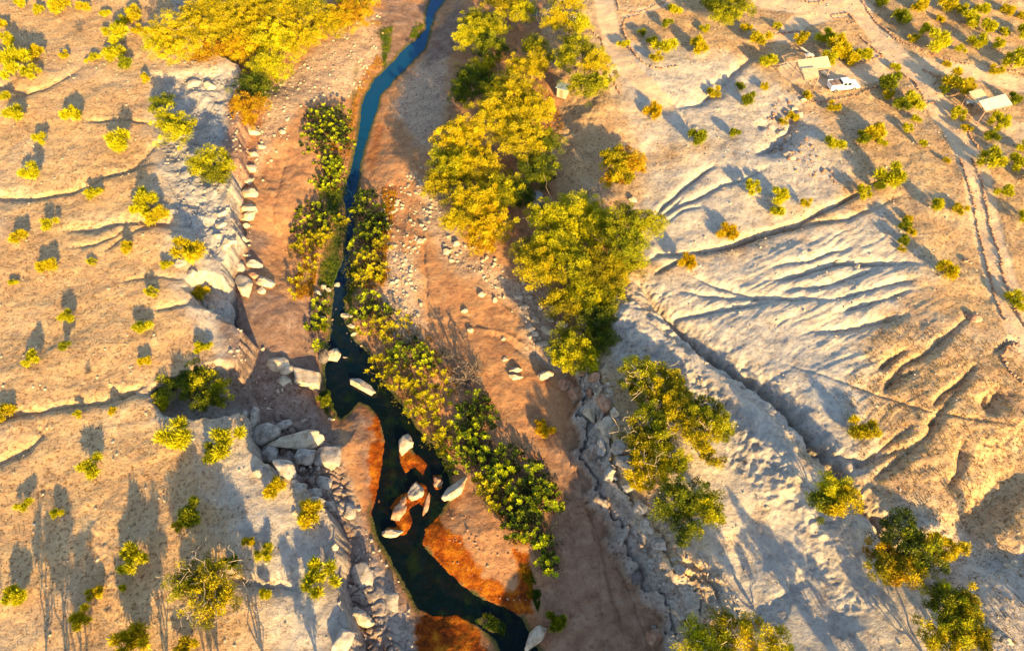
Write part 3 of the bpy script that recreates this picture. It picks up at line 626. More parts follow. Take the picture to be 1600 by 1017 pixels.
BT('large green tree at the top edge between two tracks', ['green','lime','lime'], [(1115,8,22),(1145,12,26),(1130,28,22)], 2.6, density=1.1)

# --- shrubs of the plateaus: eight prototypes, copied
protos = []
def make_protos():
    for i, kd in enumerate(['lime','lime','gold','green','lime','gold','orange','lime','grey_twig']):
        rs = np.random.RandomState(500+i)
        lobes = []
        for q in range(7 + i % 4):
            a = rs.rand()*2*PI; d = .98*rs.rand()**.6 if q else 0
            lobes.append((math.cos(a)*d, math.sin(a)*d, .40+.65*rs.rand(), .08+.25*rs.rand()**1.5, .16))
        (tv, tf), (bv, bf) = branches(rs, (0, 0, 0), lobes, .05, 3 if i in (2, 4, 8) else 1)
        me_t = np_mesh('shrub_stem', *merge([(tv, tf), (bv, bf)]), True); me_t.materials.append(M['grey_twig'] if i == 8 else M['pale_bark'] if i % 2 else M['bark'])
        if i == 8:
            prs = []
            for q in range(70):
                d = rs.normal(size=3); d[2] = abs(d[2]); d /= np.linalg.norm(d); P, R = limb(rs, (0, 0, .1), d*(.7+.4*rs.rand()), .02, .008, 5, .25); prs.append(tube(P, R, 3))
            me_c = np_mesh('bare_twigs', *merge(prs), False)
            me_c.materials.append(M['grey_twig'])
        else:
            V, F, T = crown(rs, lobes, [3.4,2.6,2.0,3.4,1.8,2.6,3,3.2][i], .36, .055, .62, .8)
            me_c = np_mesh('shrub_crown', V, F, False, None, dict(tint=T)); me_c.materials.append(M[kd])
        protos.append((me_t, me_c, kd))
make_protos()
LOOK = {'lime':'yellow green', 'gold':'golden yellow', 'green':'dark green', 'orange':'orange', 'grey_twig':'bare grey'}
rsh = np.random.RandomState(3)
def shrub(u, v, rpx, pi=None, group='bushes scattered over the dry plateaus', name='desert_bush', squash=None, world=None):
    pi = rsh.choice([0, 1, 2, 4, 5, 7, 3], p=[.2,.18,.14,.16,.12,.14,.06]) if pi is None else pi
    s0 = 1.0
    if world: x, y = world; z = float(height(np.array([x]), np.array([y]))[0]); s0 = rpx
    else:
        x, y, z = place(u, v, .8*rpx/11.0); s0 = rpx/ppm(v, z)*(.92 if u < 800 else .85)
    root = empty(name, (x, y, z-.03), rsh.rand()*2*PI)
    root.scale = (s0, s0*(.85+.3*rsh.rand()), s0*(.95+.45*rsh.rand()))
    t = bpy.data.objects.new('stem', protos[pi][0]); c = bpy.data.objects.new('crown' if pi != 8 else 'twigs', protos[pi][1])
    for k in (t, c): COL.objects.link(k); k.parent = root
    tag(root, None, 'bush', group)
    size = 'tiny' if rpx < 10 else 'small' if rpx < 16 else 'medium' if rpx < 22 else 'large'
    if world: root['label'] = 'bush outside the picture whose long shadow enters from below'
    else: autolabel(root, '%s %s bush' % (size, LOOK[protos[pi][2]]), u, v)
    return root
SHR = [(25,180,17),(108,182,16),(182,222,22),(62,218,11),(45,270,16),(145,300,12),(228,308,20),(242,335,15),(215,328,15),(75,350,13),(28,368,13),(70,412,14),(142,408,7),(195,385,11),(295,392,22),(260,413,9),
 (235,455,10),(312,458,14,5),(105,495,13),(20,440,7),(222,508,14),(101,541,9),(47,560,12),(224,562,9),(310,542,10),(324,540,8),(135,578,8,8),(250,632,12),(4,642,16),(121,646,7),(173,641,7),(140,728,20,4),(35,787,13),(88,800,9),
 (298,800,22,3),(280,818,12),(24,928,17),(146,925,12),(122,965,18),(203,998,27,5),(285,1010,18),(412,862,13),(387,846,9),(360,876,12,3),(416,926,10),(270,682,28,0),(350,688,26,4),(332,706,16,3),(425,760,16,2),(478,800,23,2),(497,898,26,1),
 (203,872,21,1),(190,918,7),(88,8,17),(165,22,8),(210,22,15,2),(186,58,18),(172,80,10),(150,88,8),(30,92,20),(52,82,13),(18,112,16),(46,112,12),(100,88,8,5),(142,92,9),(178,84,16),(197,100,11),(228,122,8,2),(14,66,12),(2,95,14),(100,6,13),(36,8,9),
 (60,16,8),(122,45,8,8),(130,12,9),(3,40,9),(8,150,9),(215,48,10),(190,36,9),(236,48,10,2),(168,52,9),
 (1040,75,19),(1025,90,12),(1055,15,12),(1094,70,16),(1020,65,9),(1042,40,9,3),(1022,173,16,6),(1090,215,15),(1115,146,12,5),(1170,158,12,3),(1156,135,9,3),(1147,210,9,3),(1186,60,18,5),(1200,95,15),(1290,58,16,0),(1252,62,11,5),(1310,78,20,5),(1330,88,16),(1352,84,14,7),(1296,92,14),
 (1392,130,19,3),(1388,150,9),(1430,158,18),(1408,165,14),(1397,105,9),(1432,186,8),(1303,168,11,5),(1305,225,16),(1365,205,18),(1350,215,12),(1378,222,10),(1262,148,9),(1240,182,9,5),(1224,190,8,5),(1195,135,8,5),
 (1380,5,12,3),(1408,30,16),(1440,10,13),(1466,70,18),(1445,48,11),(1482,8,16),(1520,30,17),(1536,15,13),(1546,45,12),(1526,66,14),(1588,95,18,1),(1556,112,10,5),(1500,78,9),(1496,128,22,5),(1510,140,12,5),(1498,176,13,1),(1562,191,15,1),(1586,155,11,3),
 (1550,248,19,1),(1592,252,17),(1572,298,15),(1500,325,13),(1466,323,11),(1482,420,17,2),(1414,350,13,3),(1412,374,11,3),(1425,362,8),(1410,388,7),(1390,275,22,0),(1350,300,12),(1376,290,10),(1176,292,13,1),(1220,308,16,0),(1216,328,12,0),(1258,318,10,5),(1592,465,17,1),
 (1548,215,12,3),(1600,340,12),(1600,230,11),(1352,668,22,5),(1140,360,17,6),(1076,408,15,6),(975,70,10),(1003,50,8,3),(1600,50,15),(1575,15,11),(1500,15,10),(1560,70,10),(1476,140,9,3),
 (1418,200,8),(1440,225,7),(1480,100,7),(1510,200,9,5),(1600,25,9),(1570,50,8),(1470,30,8),(1428,60,9),(1100,45,9),(1165,45,9),(1215,40,7),(1420,340,7),(1480,250,6),(1620,280,14)]
for q in SHR: shrub(q[0], q[1], q[2], q[3] if len(q) > 3 else None)
shrub(850,668,15,6,group='low bushes of the riverbed'); shrub(843,660,9,6,group='low bushes of the riverbed')
shrub(870,968,17,3,group='low bushes of the riverbed'); shrub(726,585,30,8,group='low bushes of the riverbed'); shrub(745,570,18,8,group='low bushes of the riverbed')
shrub(700,560,16,8,group='low bushes of the riverbed'); shrub(506,625,10,3,group='low bushes of the riverbed'); shrub(504,512,9,3,group='low bushes of the riverbed'); shrub(1165,720,5,8)
# shrubs and trees just below the frame, whose shadows streak into it
rso = np.random.RandomState(8)
def offtree(i, x, y, s, zc):
    z = float(height(np.array([x]), np.array([y]))[0]); root = empty('acacia_tree', (x, y, z)); tag(root, 'acacia outside the picture whose long shadow enters from below', 'tree', 'trees just below the picture')
    rs = np.random.RandomState(700+i); lobes = [(rs.normal()*s*.5, rs.normal()*s*.5, zc*.8+rs.normal()*.8, s*(.2+.14*rs.rand()), s*.7) for _ in range(7)]
    (tv, tf), (bv, bf) = branches(rs, (0, 0, 0), lobes, .13, 2); link('trunk', np_mesh('trunk', tv, tf, True), M['bark'], root); link('branches', np_mesh('branches', bv, bf, True), M['bark'], root)
    V, F, T = crown(rs, lobes, .12 if x < 10 else .5); link('crown', np_mesh('crown', V, F, False, None, dict(tint=T)), M['lime'], root)
OFF = [(-44,8,1.3,5.5),(-40,4,1.6,7),(-35,9,1.2,5),(-31,5,1.6,7),(-27,8,1.2,6),(-22,6,1.5,7),(-47,1,1.8,8),(-17,7,1.3,5),(-37,0,1.8,8),(-25,1,1.6,8),(22,4,2.2,4),(28,8,1.8,3.5),(34,6,2,4.5),(41,8,2,4),(48,4,2.2,4.5),(40,-4,2.2,6),(56,9,2,4)]
for i, q in enumerate(OFF): offtree(i, *q)

# ------------------------------------------------------------------ riverside bushes of upright leafy tufts
def tuft_bush(label, lob, h=1.6, tint=.45, name='riverside_bush', kind='dark', dens=1.0):
    rs = np.random.RandomState(abs(hash_s(label)) % 99999)
    u = np.mean([q[0] for q in lob]); v = np.mean([q[1] for q in lob]); bx, by, bz = place(u, v, h*.6)
    bz = max(bz, WZ-.1)
    root = empty(name, (bx, by, bz)); tag(root, label, 'bush', 'leafy green bushes lining the river')
    Vs = []; Fs = []; T = []; stems = []; off = 0
    for q in lob:
        z = bz+h*.7; x, y = unproj(q[0], q[1], z); r = q[2]/ppm(q[1], z); cx, cy = float(x)-bx, float(y)-by
        P, R = limb(rs, (0, 0, -.1), (cx, cy, 0), .03, .03, 3, .02); stems.append(tube(P, R, 4)); k = int((5.5*r*r + 4)*dens)
        for j in range(k):
            a = rs.rand()*2*PI; d = rs.rand()**.5*r; px, py = cx+math.cos(a)*d, cy+math.sin(a)*d
            pz = h*(.35 + .65*math.sqrt(max(0, 1-(d/r)**2)))*(.55+.7*rs.rand())
            out = np.array([math.cos(a)*d/r*.5, math.sin(a)*d/r*.5, 1.0])
            n = 44; L = .38*(.7+.6*rs.rand())
            dd = out + rs.normal(size=(n, 3))*.75; dd[:, 2] = np.abs(dd[:, 2])*.7; dd /= np.linalg.norm(dd, axis=1)[:, None]
            p0 = np.array([px, py, pz]) + dd*.04 + rs.normal(size=(n, 3))*.05
            b = np.cross(dd, [0, 0, 1.0]) + rs.normal(size=(n, 3))*.2; b /= np.linalg.norm(b, axis=1)[:, None]+1e-9
            l = (L*(.6+.6*rs.rand(n)))[:, None]; w = .095*(.7+.6*rs.rand(n))[:, None]
            V = np.stack([p0-b*w*.3, p0+dd*l*.5-b*w*.6, p0+dd*l, p0+dd*l*.5+b*w*.6], 1).reshape(-1, 3)
            Vs.append(V); Fs.append(np.arange(4*n).reshape(n, 4)+off); off += 4*n
            tt = np.clip(tint + .12 + .3*rs.normal(), .05, 1); T.append(np.clip(tt + .12*rs.normal(size=n), 0, 1))
            if j % 2 == 0: P, R = limb(rs, (cx*.6+px*.4, cy*.6+py*.4, -.1), (px, py, pz), .03, .012, 4, .1); stems.append(tube(P, R, 4))
        # inner low leaves hide the ground; near-black tint paints shaded gaps between tufts
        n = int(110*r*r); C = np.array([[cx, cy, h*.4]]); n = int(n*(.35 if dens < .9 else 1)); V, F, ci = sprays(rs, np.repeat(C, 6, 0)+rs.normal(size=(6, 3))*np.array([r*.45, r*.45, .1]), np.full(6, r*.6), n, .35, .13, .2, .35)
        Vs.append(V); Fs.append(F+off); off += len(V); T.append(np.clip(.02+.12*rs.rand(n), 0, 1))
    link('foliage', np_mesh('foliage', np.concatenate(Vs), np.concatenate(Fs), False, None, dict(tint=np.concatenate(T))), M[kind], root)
    link('stems', np_mesh('stems', *merge(stems), True), M['bark'], root); return root
TB = [('uppermost dark green bush on the left river bank', [(500,180,24),(530,178,20),(485,205,18)], .42),
 ('dark green bush on the left bank, second from the top', [(525,205,26),(500,222,24),(478,232,14),(540,225,14)], .45),
 ('yellow tipped bush on the left bank below the two dark ones', [(510,255,24),(520,285,22),(498,285,16),(525,262,18)], .6),
 ('dark bush on the left bank beside the narrow reach', [(485,330,24),(508,345,22),(470,355,16)], .45),
 ('yellow green bush on the left bank below the narrow reach', [(485,375,22),(470,385,15),(530,345,14),(505,368,18)], .62),
 ('small yellow bush on the left bank above the river stones', [(478,420,15),(462,440,11),(490,405,12),(458,462,9)], .8),
 ('low green bush by the stones in the river', [(500,475,12),(498,495,12),(484,510,10),(500,540,12)], .6),
 ('dark bush overhanging the right side of the narrow reach', [(570,308,18),(580,330,22),(556,325,12)], .35),
 ('dark leafy bush on the right river bank', [(578,360,26),(565,385,22),(592,350,16)], .4),
 ('bush on the right river bank with a yellow sunny side', [(575,410,24),(598,380,16),(590,425,20),(565,435,18)], .62),
 ('bush on the right bank above the pale gravel', [(575,470,20),(560,490,16),(595,485,16)], .55),
 ('orange yellow bush on the right bank beside the river stones', [(590,510,22),(610,520,20),(570,515,14),(625,500,16)], .78),
 ('brownish bush right of the dark pool', [(640,545,24),(665,560,20),(620,560,20)], .6),
 ('long yellow bush at the head of the dark pool', [(590,575,22),(610,590,22),(595,555,16)], .85),
 ('yellow bush leaning over the dark pool', [(640,590,26),(625,610,20),(665,605,22)], .8),
 ('orange green bush in the middle of the lower bank thicket', [(660,630,26),(645,645,18),(685,620,22),(690,590,18)], .75),
 ('upper round dark green bush of the lower thicket', [(740,630,26),(755,650,24),(730,655,24)], .35),
 ('bright bush where the thicket meets the water', [(680,660,24),(700,680,26),(675,685,14)], .75),
 ('green bush in the heart of the lower thicket', [(735,690,28),(760,705,26),(720,715,24)], .55),
 ('dark green bush right of the thicket heart', [(795,715,26),(785,745,26),(770,735,20)], .48),
 ('bush above the big sand bar', [(760,745,20),(780,775,24),(755,765,12)], .65),
 ('dark green bush on the wash side of the lower thicket', [(830,740,24),(815,770,26),(848,765,20)], .42),
 ('bush with a yellow right side facing the wash', [(845,785,22),(862,770,15),(868,790,12)], .6),
 ('dark bush right of the big sand bar', [(805,800,24),(825,820,26),(800,825,18)], .4),
 ('small bush at the lower end of the thicket', [(850,850,18),(838,840,14)], .6),
 ('lowest bush of the thicket beside the wash', [(855,878,17),(862,890,12)], .5)]
for lb, lob, tn in TB: tuft_bush(lb, lob, 1.7 if len(lob) > 2 else 1.3, tn, kind='yellowish' if tn > .6 else 'dark', dens=.62 if tn > .7 else 1.0)

# sedge and grass at the water's edge: cannot be counted
def grass(label, polys, n, z, kind, L=.5, seed=1, tint=.5, name='sedge'):
    rs = np.random.RandomState(seed); pts = []
    for p in polys:
        P = W(p, z); lo = P.min(0); hi = P.max(0); k = int(n/len(polys)*3)
        x = lo[0]+rs.rand(k)*(hi[0]-lo[0]); y = lo[1]+rs.rand(k)*(hi[1]-lo[1]); m = inside(x, y, P) & (fbm(x/1.4, y/1.4, seed, 2) > -.15); pts.append(np.stack([x[m], y[m]], 1))
    pts = np.concatenate(pts); h = height(pts[:, 0], pts[:, 1]); m = len(pts)
    h = np.maximum(h, WZ-.05)
    B = np.stack([pts[:, 0], pts[:, 1], h], 1); d = rs.normal(size=(m, 3))*.45; d[:, 2] = 1; d /= np.linalg.norm(d, axis=1)[:, None]
    b = np.cross(d, rs.normal(size=(m, 3))); b /= np.linalg.norm(b, axis=1)[:, None]; l = (L*(.4+.8*rs.rand(m)))[:, None]; w = .05
    V = np.stack([B-b*w, B+b*w, B+d*l], 1).reshape(-1, 3); F = np.arange(3*m).reshape(m, 3)
    T = np.clip(tint + .3*fbm(pts[:, 0]/2, pts[:, 1]/2, 3, 2) + .15*rs.normal(size=m), 0, 1)
    o = link(name, np_mesh(name, V, F, False, None, dict(tint=T)), M[kind]); tag(o, label, 'grass', None, 'stuff')
grass('green sedge growing in and along the narrow reach of the river', [[(505,400),(532,410),(520,450),(515,500),(500,500),(498,450)],[(540,415),(556,425),(548,500),(560,520),(548,530),(536,470)],[(600,55),(615,50),(610,80),(600,105),(596,60)],[(650,40),(662,40),(655,60),(640,62)],[(500,300),(530,300),(522,360),(508,380)],[(495,600),(515,610),(525,655),(510,650)],[(735,962),(765,958),(790,975),(788,992),(750,978)],[(690,690),(715,740),(700,745),(680,705)],[(830,900),(845,930),(840,960),(830,930)]], 14000, WZ, 'sedge', .35, 3, .45)
grass('orange and yellow grass along the sunny river banks', [[(545,250),(556,200),(560,160),(578,128),(600,100),(590,88),(560,130),(548,180),(538,240)],[(520,230),(535,235),(530,300),(518,300)],[(600,300),(622,310),(615,350),(605,420),(592,400)],[(580,425),(612,430),(600,455),(570,455)],[(480,400),(500,400),(490,470),(470,480),(462,450)],[(375,215),(400,180),(420,165),(400,210),(385,240)],[(812,880),(830,890),(832,940),(822,930)],[(640,500),(665,520),(720,600),(715,630),(670,590),(630,540)],[(745,745),(800,800),(830,850),(812,870),(770,800)],[(800,160),(860,180),(880,230),(870,260),(830,240)]], 16000, WZ+.3, 'orange_grass', .4, 5, .55, 'dry_grass')

grass('dry brown tufts and litter dotted over both plateaus', [[(0,0),(240,0),(240,480),(330,520),(200,620),(380,700),(500,1000),(0,1017)],[(960,0),(1600,0),(1600,640),(1450,430),(1300,330),(1180,370),(1000,300)],[(1380,500),(1600,560),(1600,1017),(1480,1017),(1300,640)]], 26000, 0, 'dry', .22, 9, .5, 'dry_tufts')
# ------------------------------------------------------------------ rocks
def ico(sub):
    bm = bmesh.new(); bmesh.ops.create_icosphere(bm, subdivisions=sub, radius=1.0); V = np.array([v.co[:] for v in bm.verts]); F = np.array([[v.index for v in f.verts] for f in bm.faces]); bm.free(); return V, F
ICO1 = ico(1); ICO3 = ico(4)
def rock_verts(rs, base, cuts=9, amp=.11):
    V = base.copy()
    for _ in range(cuts+4):
        n = rs.normal(size=3); n /= np.linalg.norm(n); c = .52+.32*rs.rand(); d = V@n; V = V - np.where(d > c, (d-c), 0)[:, None]*n
    o = rs.rand(3)*50
    r = 1 + amp*(fbm(V[:, 0]*1.3+o[0], V[:, 1]*1.3+V[:, 2]+o[1], 2, 4)) + amp*.5*fbm(V[:, 2]*2.5+o[2], V[:, 0]*2-V[:, 1]*2, 6, 3)
    return V*r[:, None]
ROCKMATS = {'pale':'rock_pale','grey':'rock_grey','reddish':'rock_red','dark':'rock_dark'}
def rock(u, v, a, b, ang=0, kind='pale', label=None, hz=None, sink=.35, grp='boulders lying in the riverbed', name='boulder'):
    sink = min(.48, sink+.07)
    """a, b: half extents in photo px along / across; ang: degrees, counter-clockwise in the photo"""
    rs = np.random.RandomState(int(u*7+v*13) % 99991); x, y, z = place(u, v, .3)
    s = ppm(v, z); A = 1.18*a/s; B = 1.18*b/s; fore = math.sin(math.atan2(FPX*SD-(508.5-v)*CD, FPX*CD+(508.5-v)*SD)) if False else None
    H = 1.2*hz if hz else .85*min(A, B)
    V = rock_verts(rs, ICO3[0])*np.array([A, B, H])
    t = math.radians(ang); R = np.array([[math.cos(t), -math.sin(t), 0], [math.sin(t), math.cos(t), 0], [0, 0, 1]]); V = V@R.T
    o = link(name, np_mesh(name, V, ICO3[1], True), M[ROCKMATS[kind]], None, (x, y, max(z, WZ-.25)+H*(1-2*sink)*.6))
    o.data.update()
    tag(o, label, 'rock', grp)
    if not label:
        size = 'small' if a < 9 else 'medium' if a < 16 else 'large'; shape = 'long ' if a > 1.7*b else ''
        autolabel(o, '%s %s%s rock' % (size, shape, {'pale':'pale tan','grey':'grey','reddish':'reddish','dark':'dark'}[kind]), u, v)
    return o
rock(481,592,30,21,-20,'pale','biggest pale angular boulder beside the dark pool',1.4,.25)
rock(436,566,17,12,10,'pale','broken pale boulder up left of the biggest boulder',.9); rock(446,577,12,9,-10,'pale',None,.7); rock(442,594,12,9,-30,'pale',None,.6)
rock(567,606,25,11,-35,'pale','flat sunlit ledge rock standing in the dark pool',.7,.3)
rock(524,556,14,12,30,'pale','rounded tan boulder at the pool head',.8); rock(505,556,13,14,0,'dark',None,.8); rock(541,562,7,4,0)
rock(382,450,23,13,-55,'pale','upright pale boulder close under the left cliff',1.0,.2); rock(413,441,15,10,-20,'pale',None,.9,.2); rock(397,430,11,7,-20,'reddish',None,.8); rock(395,412,13,9,0,'grey',None,.8); rock(372,415,9,12,0,'grey'); rock(408,452,8,6)
rock(467,690,42,14,14,'pale','long pale slab boulder lying across the rock pile',1.1,.2); rock(480,714,17,15,20,'grey','squarish grey boulder just under the long slab',1.1,.2); rock(449,737,24,15,-35,'grey','tilted grey block at the foot of the rock pile',1.2,.2)
rock(415,680,20,17,20,'grey','rough grey block left of the long slab',1.2,.2); rock(424,708,15,14,-20,'grey',None,.9); rock(398,652,8,17,0,'grey',None,1.1,.2); rock(383,650,6,13,0,'grey',None,1.0); rock(490,770,14,10,-20,'grey',None,.6)
rock(440,663,14,8,15,'grey',None,.5); rock(405,735,12,12,0,'grey',None,.8); rock(468,762,12,9,30,'grey',None,.6); rock(505,752,17,12,-35,'grey',None,.5); rock(512,712,26,20,-40,'grey','broad low grey rock right of the squarish boulder',.8,.3)
rock(490,785,16,10,0,'grey',None,.6); rock(515,790,13,11,-30,'grey'); rock(545,800,15,12,-60,'grey',None,.5); rock(560,965,22,13,-5,'grey','rounded grey boulder near the bottom, above the rim cleft',1.2,.25)
rock(522,853,6,6,0,'pale'); rock(560,900,18,26,20,'grey',None,.5,.5); rock(610,935,18,12,-50,'grey',None,.4,.5); rock(535,1000,12,22,-25,'grey',None,.8)
rock(634,693,10,16,-12,'pale','pale upright rock in the pool above the rusty islet',.8); rock(650,768,10,15,-25,'pale','pale rock on the twin islets, upper one',.7); rock(622,800,9,16,-25,'reddish','reddish rock on the left of the twin islets',.5)
rock(612,831,17,6,3,'pale','flat sunlit rock at the lower tip of the islets',.45); rock(666,788,4,17,-10,'reddish'); rock(710,766,28,10,42,'pale','big sunlit slab rock leaning at the edge of the sand bar',.9,.25); rock(683,752,7,9,0,'reddish')
rock(630,782,5,9,0,'reddish'); rock(838,996,24,11,38,'pale','sunlit slab rock at the bottom edge by the dark green bush',1.0,.25); rock(1024,994,15,12,10,'reddish','lone squarish rock near the bottom of the wash',.9,.25)
rock(997,903,11,11,0,'dark','dark rounded boulder on the right side of the wash',1.0,.25); rock(1022,979,4,4,0,'grey'); rock(852,588,12,7,25,'pale','sunlit boulder at the foot of the yellow tree by the wash',1.2,.2)
rock(806,578,9,4,3,'pale','upper of two pale flat stones in the sandy wash',.45,.2); rock(806,588,11,4,3,'pale','lower of two pale flat stones in the sandy wash',.45,.2)
for q in [(789,560,5,4),(752,458,6,5),(773,467,5,4),(727,484,6,4),(735,515,5,4),(787,528,4,3),(655,375,7,5),(659,350,4,4),(990,311,7,5),(1522,496,11,7),(1516,490,8,4),(1510,405,6,4),(697,392,7,5),(712,378,7,5),(706,405,5,4),
          (391,205,17,9),(390,262,11,9),(388,282,8,9),(389,302,11,9),(390,324,13,10),(388,338,13,8),(378,372,8,8),(383,352,6,5),(362,375,6,6),(505,448,7,5),(497,456,8,5),(513,452,5,4),(541,492,10,4),(502,497,5,5),(526,444,5,4),(548,508,6,4),(553,520,5,3),
          (440,205,5,4),(395,240,7,5),(408,228,6,5),(460,800,5,4),(862,498,9,6),(845,478,6,5),(838,500,7,5),(830,512,8,6),(856,515,11,7),(836,520,6,5),(850,535,12,6),(868,548,10,7),(880,505,9,6),(866,480,8,6),(820,478,7,5),(810,462,8,5)]:
    rock(q[0], q[1], q[2], q[3], rsh.rand()*60-30, 'pale' if q[0] < 1000 else 'reddish')
for q in [(905,612,18,14),(885,600,14,10),(945,628,14,14),(930,590,10,8),(950,668,12,18),(922,645,10,15),(968,700,16,12),(940,700,10,16),(975,720,18,12),(955,740,9,14),(985,760,14,10),(1000,790,12,12),(912,580,10,8),(925,615,9,9),(960,645,8,8),(1012,820,10,12),(1030,850,12,10),(1062,890,10,8)]:
    rock(q[0], q[1], q[2], q[3], rsh.rand()*60-30, 'grey' if q[1] > 690 else 'reddish' if q[0] < 950 and q[1] < 640 else 'pale', None, .8, .3, 'rocks of the right bank wall')
for q in [(300,425,7,6),(318,475,8,6),(330,480,7,6),(316,470,5,5),(322,458,5,5),(345,350,9,6),(282,410,9,9),(270,330,8,6),(350,330,10,6),(300,130,12,7),(327,135,9,9),(268,140,10,7),(352,380,8,10),(340,368,9,6),(1310,408,7,4),(1340,416,7,5),(1270,394,8,4),
          (1200,790,4,3),(1256,155,5,4),(1232,215,8,5),(1250,178,6,5),(1230,240,7,5),(1222,205,7,5),(1242,168,5,4),(1212,228,6,5),(1238,245,6,4),(1470,880,9,6),(1485,890,8,5),(1580,885,8,5),(1560,990,10,7),(1575,1000,9,7),(1590,880,7,5)]:
    rock(q[0], q[1], q[2], q[3], rsh.rand()*80-40, 'grey' if q[0] < 320 else 'pale', None, None, .35, 'loose rocks on the slopes and ledges')

def rubble(name, label, polys, n, z, smin, smax, kind, seed):
    rs = np.random.RandomState(seed); bases = [rock_verts(rs, ICO1[0], 5, .2) for _ in range(10)]; Fb = ICO1[1]; pts = []
    tot = 0
    for p in polys:
        P = W(p, z); lo = P.min(0); hi = P.max(0); ar = .5*abs(sum(P[i][0]*P[(i+1) % len(P)][1]-P[(i+1) % len(P)][0]*P[i][1] for i in range(len(P)))); tot += ar
    for p in polys:
        P = W(p, z); lo = P.min(0); hi = P.max(0); dens = n/tot; k = int(dens*(hi[0]-lo[0])*(hi[1]-lo[1]))
        x = lo[0]+rs.rand(k)*(hi[0]-lo[0]); y = lo[1]+rs.rand(k)*(hi[1]-lo[1]); m = inside(x, y, P) & (fbm(x/3, y/3, seed, 2) > -.35+.5*rs.rand(k)-.3); pts.append(np.stack([x[m], y[m]], 1))
    pts = np.concatenate(pts); h = height(pts[:, 0], pts[:, 1]); s = smin + (smax-smin)*rs.rand(len(pts))**3.5
    Vs = []; Fs = []; off = 0
    for i in range(len(pts)):
        b = bases[i % 10]; a = rs.rand()*6.3; c, q = math.cos(a), math.sin(a); V = b*np.array([1, .6+.4*rs.rand(), .5+.3*rs.rand()])*s[i]
        V = np.stack([V[:, 0]*c-V[:, 1]*q, V[:, 0]*q+V[:, 1]*c, V[:, 2]], 1) + np.array([pts[i, 0], pts[i, 1], h[i]+.15*s[i]]); Vs.append(V); Fs.append(Fb+off); off += len(V)
    o = link(name, np_mesh(name, np.concatenate(Vs), np.concatenate(Fs), False), M[ROCKMATS[kind]]); tag(o, label, 'rubble', None, 'stuff')
rubble('rubble', 'pale broken stones strewn over the upper left river bank', [[(372,180),(455,120),(560,20),(598,20),(598,70),(560,140),(500,165),(470,190),(450,240),(400,330),(372,340)],[(360,340),(400,340),(410,430),(360,430)],[(375,540),(430,560),(520,650),(520,690),(440,650),(385,640)]], 1100, -6.2, .07, .40, 'pale', 1)
rubble('rubble', 'tan stones heaped along the right bank below the trees', [[(685,360),(760,395),(820,440),(880,480),(900,560),(880,600),(840,560),(810,500),(750,430),(700,410)],[(590,300),(660,260),(690,330),(650,400),(660,470),(640,560),(600,500),(600,400)],[(870,590),(930,590),(960,680),(930,690)]], 1500, -6, .08, .46, 'pale', 2)
rubble('rubble', 'grey shattered stones over the cliff shelf and rim hollows', [[(395,655),(520,700),(560,800),(620,900),(650,1017),(540,1017),(520,850),(470,770)],[(235,115),(365,110),(360,420),(290,420),(260,320)],[(295,430),(345,430),(350,480),(320,478)]], 1300, -2, .08, .42, 'grey', 3)
rubble('rubble', 'crumbling reddish stones along the broken ledge below the shelter', [[(1215,130),(1245,150),(1250,200),(1290,260),(1330,300),(1240,270),(1215,240),(1195,215)],[(1440,118),(1465,125),(1480,150),(1460,155)]], 260, 0, .12, .5, 'reddish', 7)
rubble('rubble', 'loose stones scattered on the right wall of the wash', [[(950,600),(1000,700),(1060,840),(1130,920),(1180,1017),(1080,1017),(1000,850),(940,720),(920,640)]], 900, -3, .08, .4, 'grey', 4)
rubble('rubble', 'small stones dotted over the open plateaus', [[(0,0),(240,0),(240,480),(370,520),(370,620),(520,850),(530,1017),(0,1017)],[(980,0),(1600,0),(1600,1017),(1180,1017),(1100,850),(1000,440),(1000,200)]], 3600, 0, .06, .26, 'pale', 5)
rubble('rubble', 'stones lying in the shallow river and on its edge', [[(505,440),(560,440),(590,560),(505,570)],[(700,800),(760,820),(830,900),(820,950),(760,930),(700,880)]], 260, WZ, .08, .25, 'reddish', 6)

# ------------------------------------------------------------------ stone borders of the tracks
def border(label, pts, seed, step=.33, size=.24):
    rs = np.random.RandomState(seed); P = W(pts, 0); Q = []
    for i in range(len(P)-1):
        L = np.linalg.norm(P[i+1]-P[i]); k = max(1, int(L/step)); Q += [P[i]+(P[i+1]-P[i])*(j+.3*rs.rand())/k for j in range(k)]
    Q = np.array(Q); Q += rs.normal(size=Q.shape)*.07; h = height(Q[:, 0], Q[:, 1]); Vs = []; Fs = []; off = 0
    b0 = [rock_verts(rs, ICO1[0], 5, .2) for _ in range(6)]
    for i, p in enumerate(Q):
        V = b0[i % 6]*size*(.6+.8*rs.rand()) + np.array([p[0]-Q[0][0], p[1]-Q[0][1], h[i]-h[0]+.06]); Vs.append(V); Fs.append(ICO1[1]+off); off += len(V)
    o = link('stone_border', np_mesh('stone_border', np.concatenate(Vs), np.concatenate(Fs)), M['rock_red'], None, (Q[0][0], Q[0][1], h[0])); tag(o, label, 'stone border', 'stone borders along the tracks')
border('stone border along the right side of the top centre track', [(965,0),(968,16),(980,18),(1000,18),(1035,5),(1060,-10)],1)
border('stone border curving down right of the top centre track', [(1000,22),(978,28),(973,40),(985,75),(1000,98),(1022,110),(1060,106)],2)
border('stone border along the left side of the top centre track', [(912,30),(925,45),(940,60),(946,90),(952,115),(970,148)],3)
border('stone border of the small island at the road fork', [(1298,28),(1312,25),(1325,22),(1336,38),(1336,42),(1320,34),(1303,32),(1298,28)],4)
border('stone border on the right shoulder of the main road', [(1345,5),(1362,28),(1380,48),(1398,68),(1440,88),(1480,102),(1512,108)],5)
